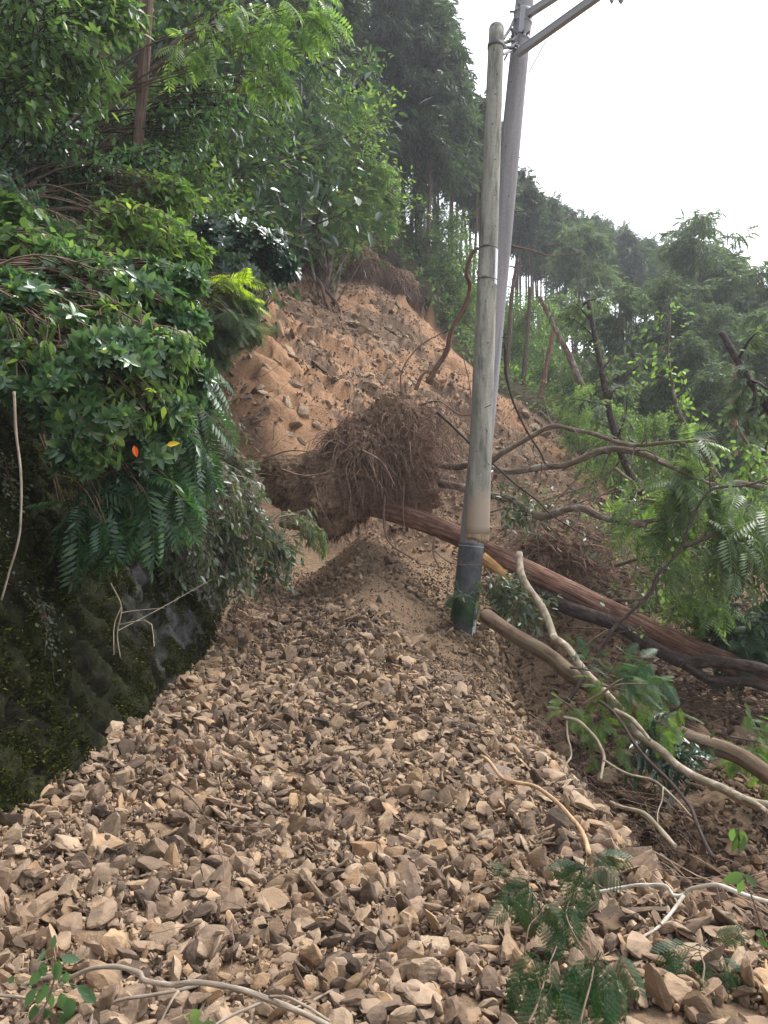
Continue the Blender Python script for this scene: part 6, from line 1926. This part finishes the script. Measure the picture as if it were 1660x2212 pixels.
# silk tree fronds in the foreground
def silk(lab, stem, fr, d0, d1, seed):
    rg = np.random.default_rng(seed)
    p = P3(stem, d0 - 0.16, d1 - 0.16)
    t = thing('silk_tree_sprig', lab, 'plant', p[0], 'sprigs of ferny green fronds in the lower right')
    mb = MB(); limb(mb, p, 0.0035, 0.002, 24, 7, 0.004, seed)
    obj('stem', mb, M['twig'], t, True, origin=p[0]).location = (0, 0, 0)
    for (a, b, d, ex, ey, L) in fr:
        d = d - 0.16
        P0 = W(a, b, d)
        e = W(a + ex, b + ey, d - 0.06)
        dv = nrm(e - P0)
        n = nrm(np.array([rg.normal(0, .3), -0.75, 0.55]))
        mb = MB(); mb.add(*inst(BIPIN[0], BIPIN[1], P0[None], frames(dv[None], n[None]), np.array([L * 0.82])))
        st = p[int(rg.integers(len(p)))]
        q = spline(p, 20); st = q[np.argmin(np.linalg.norm(q - P0, axis=1))]
        mb2 = MB(); mb2.add(*tubes(spline([st, (st + P0) / 2 + [0, 0, 0.01], P0, P0 + dv * L * 0.9 + np.array([0, 0, -0.3 * L * 0])], 8)[None], np.linspace(0.0018, 0.0008, 8)[None], 5))
        f = obj('frond', mb, M['leaf_silk'], t, False, origin=p[0]); f.location = (0, 0, 0)
        s_ = obj('leaf_stalk', mb2, M['leaf_silk'], f, True, origin=p[0]); s_.location = (0, 0, 0)
S8 = lambda u, v: Z(874, 1600, .5422, [(u, v)])[0]
def fr(u, v, d, ex, ey, L):
    a, b = S8(u, v)
    return (a, b, d, ex, ey, L)
silk('green ferny sprig standing left above the big tan block', R8([(620, 1130), (640, 1000), (680, 940), (700, 870)]), [fr(650, 780, 3.1, -45, 50, 0.17), fr(640, 840, 3.05, 5, 60, 0.16), fr(590, 860, 3.05, -40, 45, 0.14), fr(560, 780, 3.1, -30, -25, 0.10), fr(650, 820, 3.0, -5, 70, 0.15), fr(700, 880, 3.0, 40, 50, 0.17), fr(730, 890, 3.0, 10, 60, 0.15)], 2.9, 3.1, 81)
silk('tallest green ferny sprig in the middle of the lower right group', R8([(870, 1090), (820, 1000), (800, 930), (830, 850), (890, 700)]), [fr(900, 690, 3.2, 50, 30, 0.17), fr(880, 710, 3.15, -25, 60, 0.16), fr(920, 690, 3.2, 60, 5, 0.15), fr(870, 760, 3.1, -20, 70, 0.18), fr(850, 840, 3.05, -20, 70, 0.18), fr(900, 740, 3.1, 20, 60, 0.16), fr(800, 880, 3.0, 15, 60, 0.17), fr(790, 1000, 2.95, -30, 45, 0.13), fr(740, 960, 3.0, 20, 40, .15), fr(850, 720, 3.15, -50, 20, 0.13)], 2.8, 3.2, 82)
silk('green ferny sprig at the bottom left of the lower right group', R8([(640, 1409), (690, 1280), (720, 1180), (760, 1080)]), [fr(690, 1080, 2.65, -40, 55, 0.19), fr(660, 1160, 2.6, -20, 65, 0.17), fr(740, 1120, 2.6, -5, 75, 0.19), fr(800, 1130, 2.65, 30, 60, 0.17), fr(740, 1240, 2.5, -30, 60, 0.17), fr(760, 1250, 2.5, 20, 60, 0.16), fr(830, 1130, 2.65, 20, 50, 0.14)], 2.4, 2.75, 83)
silk('green ferny sprig drooping at the bottom middle of the lower right group', R8([(860, 1409), (900, 1250), (930, 1140), (1010, 1090)]), [fr(930, 1110, 2.65, -45, 60, 0.19), fr(940, 1110, 2.6, -5, 75, 0.21), fr(960, 1120, 2.6, 25, 70, 0.2), fr(1020, 1100, 2.7, 30, 50, 0.15), fr(890, 1180, 2.55, -20, 75, 0.19), fr(960, 1210, 2.5, 0, 70, 0.17), fr(1000, 1180, 2.6, 25, 60, 0.15)], 2.4, 2.75, 84)
silk('green ferny sprig farthest right above the large bottom boulders', R8([(1380, 1240), (1390, 1160), (1370, 1090), (1400, 1050)]), [fr(1340, 1080, 2.9, -60, 15, 0.15), fr(1330, 1130, 2.85, -50, 50, 0.16), fr(1380, 1180, 2.8, 0, 55, 0.16), fr(1430, 1120, 2.9, 50, 30, 0.16), fr(1460, 1160, 2.85, 35, 50, 0.16), fr(1290, 1150, 2.85, -5, 65, 0.15), fr(1260, 1080, 2.9, 5, 50, 0.13), fr(1420, 1050, 2.95, 40, -10, 0.13), fr(1400, 1120, 2.85, -20, 60, .15)], 2.7, 2.95, 85)

def leaf_sprig(lab, stem, d0, d1, lv, size, mat, seed, tm=LEAF3):
    rg = np.random.default_rng(seed)
    p = P3(stem, d0, d1)
    t = thing('leaf_sprig', lab, 'plant', p[0], 'leafy sprigs sticking out of the stones')
    mb = MB(); limb(mb, p, 0.004, 0.0025, 20, 6, 0.003, seed)
    obj('stem', mb, M['twig'], t, True, origin=p[0]).location = (0, 0, 0)
    q = spline(p, 20)
    for (a, b, d, ex, ey) in lv:
        P0 = W(a, b, d); e = W(a + ex, b + ey, d + rg.normal(0, 0.02))
        L = np.linalg.norm(e - P0)
        mb = MB(); mb.add(*inst(*leaf_t(n=5, Wd=0.46, droop=0.08, fold=0.05), P0[None], frames(nrm(e - P0)[None], nrm(np.array([rg.normal(0, 0.5), -0.8, 0.5]))[None]), np.array([L * size])))
        st = q[np.argmin(np.linalg.norm(q - P0, axis=1))]
        mb.add(*tubes(np.array([[st, (st + P0) / 2, P0]]), np.full((1, 3), 0.0012), 4))
        obj('leaf', mb, mat, t, True, origin=p[0]).location = (0, 0, 0)
S7 = lambda u, v: Z(0, 1700, .5422, [(u, v)])[0]
lv = []
for (u, v, ex, ey) in [(225, 900, 5, -28), (200, 910, -20, 26), (260, 940, 42, 6), (255, 950, -5, 46), (235, 960, 0, 40), (285, 1000, -3, 30), (170, 990, -20, 40), (150, 1070, -22, 44), (190, 1050, -12, 50), (215, 1080, 2, 40), (260, 1090, 15, 46), (290, 1110, 8, 52), (330, 1060, 30, 22), (345, 1070, 34, 34), (190, 1160, 15, 40), (230, 1180, 30, 24), (180, 960, 5, 34), (60, 1045, -12, -10), (150, 1140, -8, 44)]:
    a, b = S7(u, v); lv.append((a, b, 2.35, ex, ey))
leaf_sprig('dark green leafy sprig over the bare branch in the lower left corner', R7([(130, 1225), (200, 1130), (240, 1000), (230, 880)]), 2.3, 2.4, lv, 1.0, M['leaf_glossy'], 91)
a, b = S7(820, 1180)
leaf_sprig('pale broad leaf poking up at the bottom edge left of centre', [(a, b + 30), (a + 5, b + 10)], 2.2, 2.2, [(a - 5, b + 12, 2.2, 22, -14), (a, b + 20, 2.2, -22, -18), (a + 20, b + 22, 2.2, 34, 4), (a, b + 14, 2.2, 30, 20)], 1.0, M['leaf_pale'], 92)
S6 = lambda u, v: Z(1200, 1400, .3458, [(u, v)])[0]
lv = []
for (u, v, ex, ey) in [(1430, 1480, -6, 30), (1450, 1520, -8, 44), (1480, 1490, 6, 40), (1500, 1530, -4, 36), (1440, 1490, 10, 26), (1460, 1580, 6, 26)]:
    a, b = S6(u, v); lv.append((a, b, 3.9, ex, ey))
leaf_sprig('pair of broad green leaves hanging at the right edge over the stones', R6([(1470, 1430), (1462, 1480), (1468, 1560)]), 3.9, 3.9, lv, 1.0, M['leaf_mid'], 93)
lv = []
for (u, v, ex, ey) in [(1560, 770, -50, 18), (1560, 770, 28, 30), (1550, 790, -8, 34), (1600, 1020, 30, 4), (1620, 1040, 20, 24), (1600, 1060, 8, 22)]:
    a, b = S8(u, v); lv.append((a, b, 3.1, ex, ey))
leaf_sprig('green leaves with one pale underside at the right edge', R8([(1650, 1060), (1600, 900), (1550, 770)]), 3.1, 3.1, lv, 1.0, M['leaf_mid'], 94)
# the orange leaf and yellow leaf in the glossy shrub, yellow leaf on the bank
for lab, px, py, d, ex, ey, col in [('single orange leaf hanging under the glossy shrub', 290, 962, 4.25, 6, 24, (0.75, 0.13, 0.02)), ('single yellow leaf below the glossy shrub', 360, 962, 4.5, 26, -6, (0.62, 0.42, 0.02)), ('small yellow leaf lying on a stone in the bank centre', 752, 1646, 4.85, 8, 14, (0.7, 0.62, 0.1))]:
    m, nt, N_ = mat_new(lab)
    finish(nt, col, 0.5)
    P0, e = W(px, py, d), W(px + ex, py + ey, d)
    if 'bank' in lab:
        hh = ray_hit(px, py, H, 2, 20); P0 = np.array([hh[0], hh[1], hh[2] + 0.06]); e = P0 + [0.03, 0.0, 0.02]
    mb = MB(); mb.add(*inst(*leaf_t(n=3, Wd=0.45), P0[None], frames(nrm(e - P0)[None], nrm(np.array([0.1, -0.8, 0.4]))[None]), np.array([np.linalg.norm(e - P0) * 1.1])))
    tag(obj('fallen_leaf', mb, m, origin=P0), lab, 'leaf')

# ------------------------------------------------------------------ roots and overhanging rim along the scarp
def rim():
    rg = np.random.default_rng(101)
    for lab, pts, n, L in [('dark overhanging turf bank with hanging roots above the middle of the slide', [(735, 575), (780, 580), (820, 600), (860, 625), (895, 650)], 1500, 1.0),
                           ('reddish hollow bank with roots high at the left of the slide', [(430, 470), (470, 462), (520, 480), (560, 505)], 500, 0.8),
                           ('eroded bank edge with hanging roots left of the middle', [(600, 545), (640, 560), (680, 585), (710, 610)], 700, 0.9)]:
        g_ = np.array([ray_hit(px, py, Hbase) for px, py in pts])
        q = spline(g_, 60)
        c = q[0]
        t = thing('scarp_bank', lab, 'bank', c, 'broken turf banks along the top of the slide')
        mb = MB()
        # a lumpy overhanging lip
        V_, F_, U_ = tubes(q[None] + np.array([0, 0.0, 0.25]), (0.42 + 0.16 * vnoise(q * 1.5, 4))[None], 24, True)
        V_ = V_ + 0.16 * np.stack([fbm(V_ * 2.2, 3, 1), fbm(V_ * 2.2 + 9, 3, 2), fbm(V_ * 2.2 + 20, 3, 3)], -1) + 0.05 * rg.normal(0, 1, V_.shape) * 0.5
        mb.add(V_, F_, U_)
        obj('turf_lip', mb, M['soil'], t, False, origin=c).location = (0, 0, 0)
        p = q[rg.integers(60, size=n)] + rg.normal(0, 0.2, (n, 3)) + [0, -0.35, 0.15]
        paths = np.empty((n, 8, 3)); paths[:, 0] = p
        d = nrm(rg.normal(0, 0.4, (n, 3)) + [0.1, -0.5, -0.5]); Ls = rg.uniform(0.2, 1, n) * L / 7
        for s in range(1, 8):
            d = nrm(d + rg.normal(0, 0.25, (n, 3)) + [0, 0, -0.3])
            paths[:, s] = paths[:, s - 1] + d * Ls[:, None]
        mb = MB(); mb.add(*tubes(paths, (0.006 + 0.012 * rg.random(n) ** 3)[:, None] * np.linspace(1, 0.4, 8)[None], 3))
        tag(obj('hanging_roots', mb, M['root'], t, True, origin=c), kind='stuff').location = (0, 0, 0)
rim()

def tangle():
    rg = np.random.default_rng(131)
    C = W(1215, 1190, 12.0)
    t = thing('root_tangle', 'smaller tangle of brown roots and soil behind the reddish trunk right of the poles', 'roots', C)
    V, F = ICO[5]
    P = V * np.array([0.55, 0.4, 0.42]) * (1 + 0.45 * fbm(V * 1.7, 4, 3)[:, None] + 0.2 * fbm(V * 6, 4, 5, True)[:, None])
    obj('soil_clod', (P, F, P[:, :2]), M['soil'], t)
    n = 900
    p = P[rg.integers(len(P), size=n)]
    paths = np.empty((n, 9, 3)); paths[:, 0] = p * 0.95
    d = nrm(nrm(p) * 0.6 + rg.normal(0, 0.5, (n, 3)) + [0.2, -0.2, -0.1]); L = rg.gamma(2, 0.045, n)
    for k in range(1, 9):
        d = nrm(d + rg.normal(0, 0.3, (n, 3)) + [0, 0, -0.12])
        paths[:, k] = paths[:, k - 1] + d * (L * 0.55)[:, None]
    mb = MB(); mb.add(*tubes(paths, (0.003 + 0.010 * rg.random(n) ** 4)[:, None] * np.linspace(1.2, 0.4, 9)[None], 3))
    tag(obj('fine_roots', mb, M['root'], t, True), kind='stuff')
tangle()

# tangled dead twigs and rootlets on the right shoulder: one mass
def litter():
    rg = np.random.default_rng(111)
    mb = MB()
    def strands(n, poly, dd, dirv, L, r, droop=0.1, lift=0.15, curl=0.2):
        poly = np.array(poly, float)
        k = rg.integers(len(poly) - 1, size=n); f = rg.random(n)
        c = poly[k] * (1 - f)[:, None] + poly[k + 1] * f[:, None] + rg.normal(0, dd, (n, 2))
        x, y = c[:, 0], c[:, 1]
        p = np.stack([x, y, H(x, y) + rg.random(n) * lift + 0.02], -1)
        m = 9
        paths = np.empty((n, m, 3)); paths[:, 0] = p
        d = nrm(rg.normal(0, 0.35, (n, 3)) + np.array(dirv)); Ls = rg.uniform(0.3, 1, n) * L / (m - 1)
        for s in range(1, m):
            d = nrm(d + rg.normal(0, curl, (n, 3)) + [0, 0, -droop])
            paths[:, s] = paths[:, s - 1] + d * Ls[:, None]
            g = H(paths[:, s, 0], paths[:, s, 1]) + 0.012
            paths[:, s, 2] = np.maximum(paths[:, s, 2], g)
        mb.add(*tubes(paths, (r * rg.uniform(0.4, 1.3, n))[:, None] * np.linspace(1.1, 0.4, m)[None], 3))
    G = lambda pts: [ray_hit(px, py, H)[:2] for px, py in pts]
    sh = G([(1180, 1560), (1240, 1640), (1300, 1720), (1360, 1800), (1430, 1870)])
    strands(520, sh, 0.16, (0.45, -0.75, -0.15), 0.75, 0.0035, 0.05, 0.22, 0.12)
    strands(160, G([(1200, 1590), (1330, 1740), (1500, 1900), (1600, 2000)]), 0.25, (0.4, -0.8, 0.0), 1.0, 0.005, 0.05, 0.2, 0.1)
    strands(300, G([(1120, 1420), (1250, 1480), (1400, 1560), (1600, 1560)]), 0.45, (0.7, -0.5, 0.05), 1.4, 0.006, 0.03, 0.35, 0.12)
    strands(260, G([(1100, 1200), (1250, 1230), (1400, 1250), (1550, 1300)]), 0.7, (0.7, -0.2, 0.1), 1.6, 0.008, 0.03, 0.5, 0.15)
    strands(260, G([(1150, 1180), (1200, 1230), (1280, 1270)]), 0.3, (0.2, -0.3, 0.2), 0.9, 0.005, 0.12, 0.5, 0.35)
    strands(300, G([(480, 1370), (540, 1330), (590, 1290), (610, 1260)]), 0.16, (0.2, -0.6, 0.3), 0.7, 0.004, 0.1, 0.2, 0.3)
    strands(200, G([(560, 1000), (480, 960), (470, 1050)]), 0.4, (0.4, -0.4, 0.1), 0.9, 0.006, 0.05, 0.3, 0.25)
    strands(110, G([(1120, 1300), (1250, 1330), (1400, 1420), (1600, 1480)]), 0.5, (0.8, -0.45, 0.12), 1.5, 0.014, 0.02, 0.35, 0.07)
    strands(90, G([(1150, 1130), (1300, 1180), (1450, 1200), (1600, 1180)]), 0.7, (0.8, -0.2, 0.2), 1.9, 0.016, 0.01, 0.5, 0.08)
    strands(60, G([(300, 1700), (700, 1600), (1000, 1700), (900, 2000), (500, 2000)]), 0.6, (0.3, -0.3, 0.1), 0.4, 0.003, 0.02, 0.1, 0.15)
    strands(130, G([(1120, 850), (1200, 910), (1290, 960), (1340, 1050)]), 0.4, (0.5, -0.3, 0.4), 1.8, 0.014, 0.05, 0.3, 0.12)
    o = obj('twig_litter', mb, M['twig'], None, True)
    tag(o, 'tangled dead twigs and rootlets strewn on the slopes', kind='stuff')
litter()

# ------------------------------------------------------------------ the damp air of the valley
if HAZE:
    bpy.context.view_layer.update()
    top = max((max((o.matrix_world @ Vector(c)).z for c in o.bound_box) for o in scene.objects if o.type == 'MESH' and o.location.z > -400 and (o.parent is None or o.parent.location.z > -400)), default=30)
    gz = V_low
    print('HAZE top', top, 'low', gz)
    top = min(top + 0.5, 45)
    mb = box_mb(np.array([14, 42.5, (top + gz - 1) / 2]), np.eye(3), (112, 120, top - gz + 1))
    m, nt, N_ = mat_new('valley haze')
    pv = N_('ShaderNodeVolumePrincipled')
    pv.inputs['Color'].default_value = (0.93, 0.95, 1.0, 1)
    pv.inputs['Density'].default_value = HAZE
    pv.inputs['Anisotropy'].default_value = 0.3
    mo = N_('ShaderNodeOutputMaterial')
    nt.links.new(pv.outputs[0], mo.inputs['Volume'])
    tag(obj('haze', mb, m), 'thin pale haze hanging in the valley air', kind='stuff')

for pr in (CYP1, CYP2, CED1, HIN1, BRO1, BRI1, DRK1, SUM1, SUM2, SHR1, SHR2):
    if pr.name not in protos_used:
        for ch in list(pr.children):
            bpy.data.objects.remove(ch)
        bpy.data.objects.remove(pr)
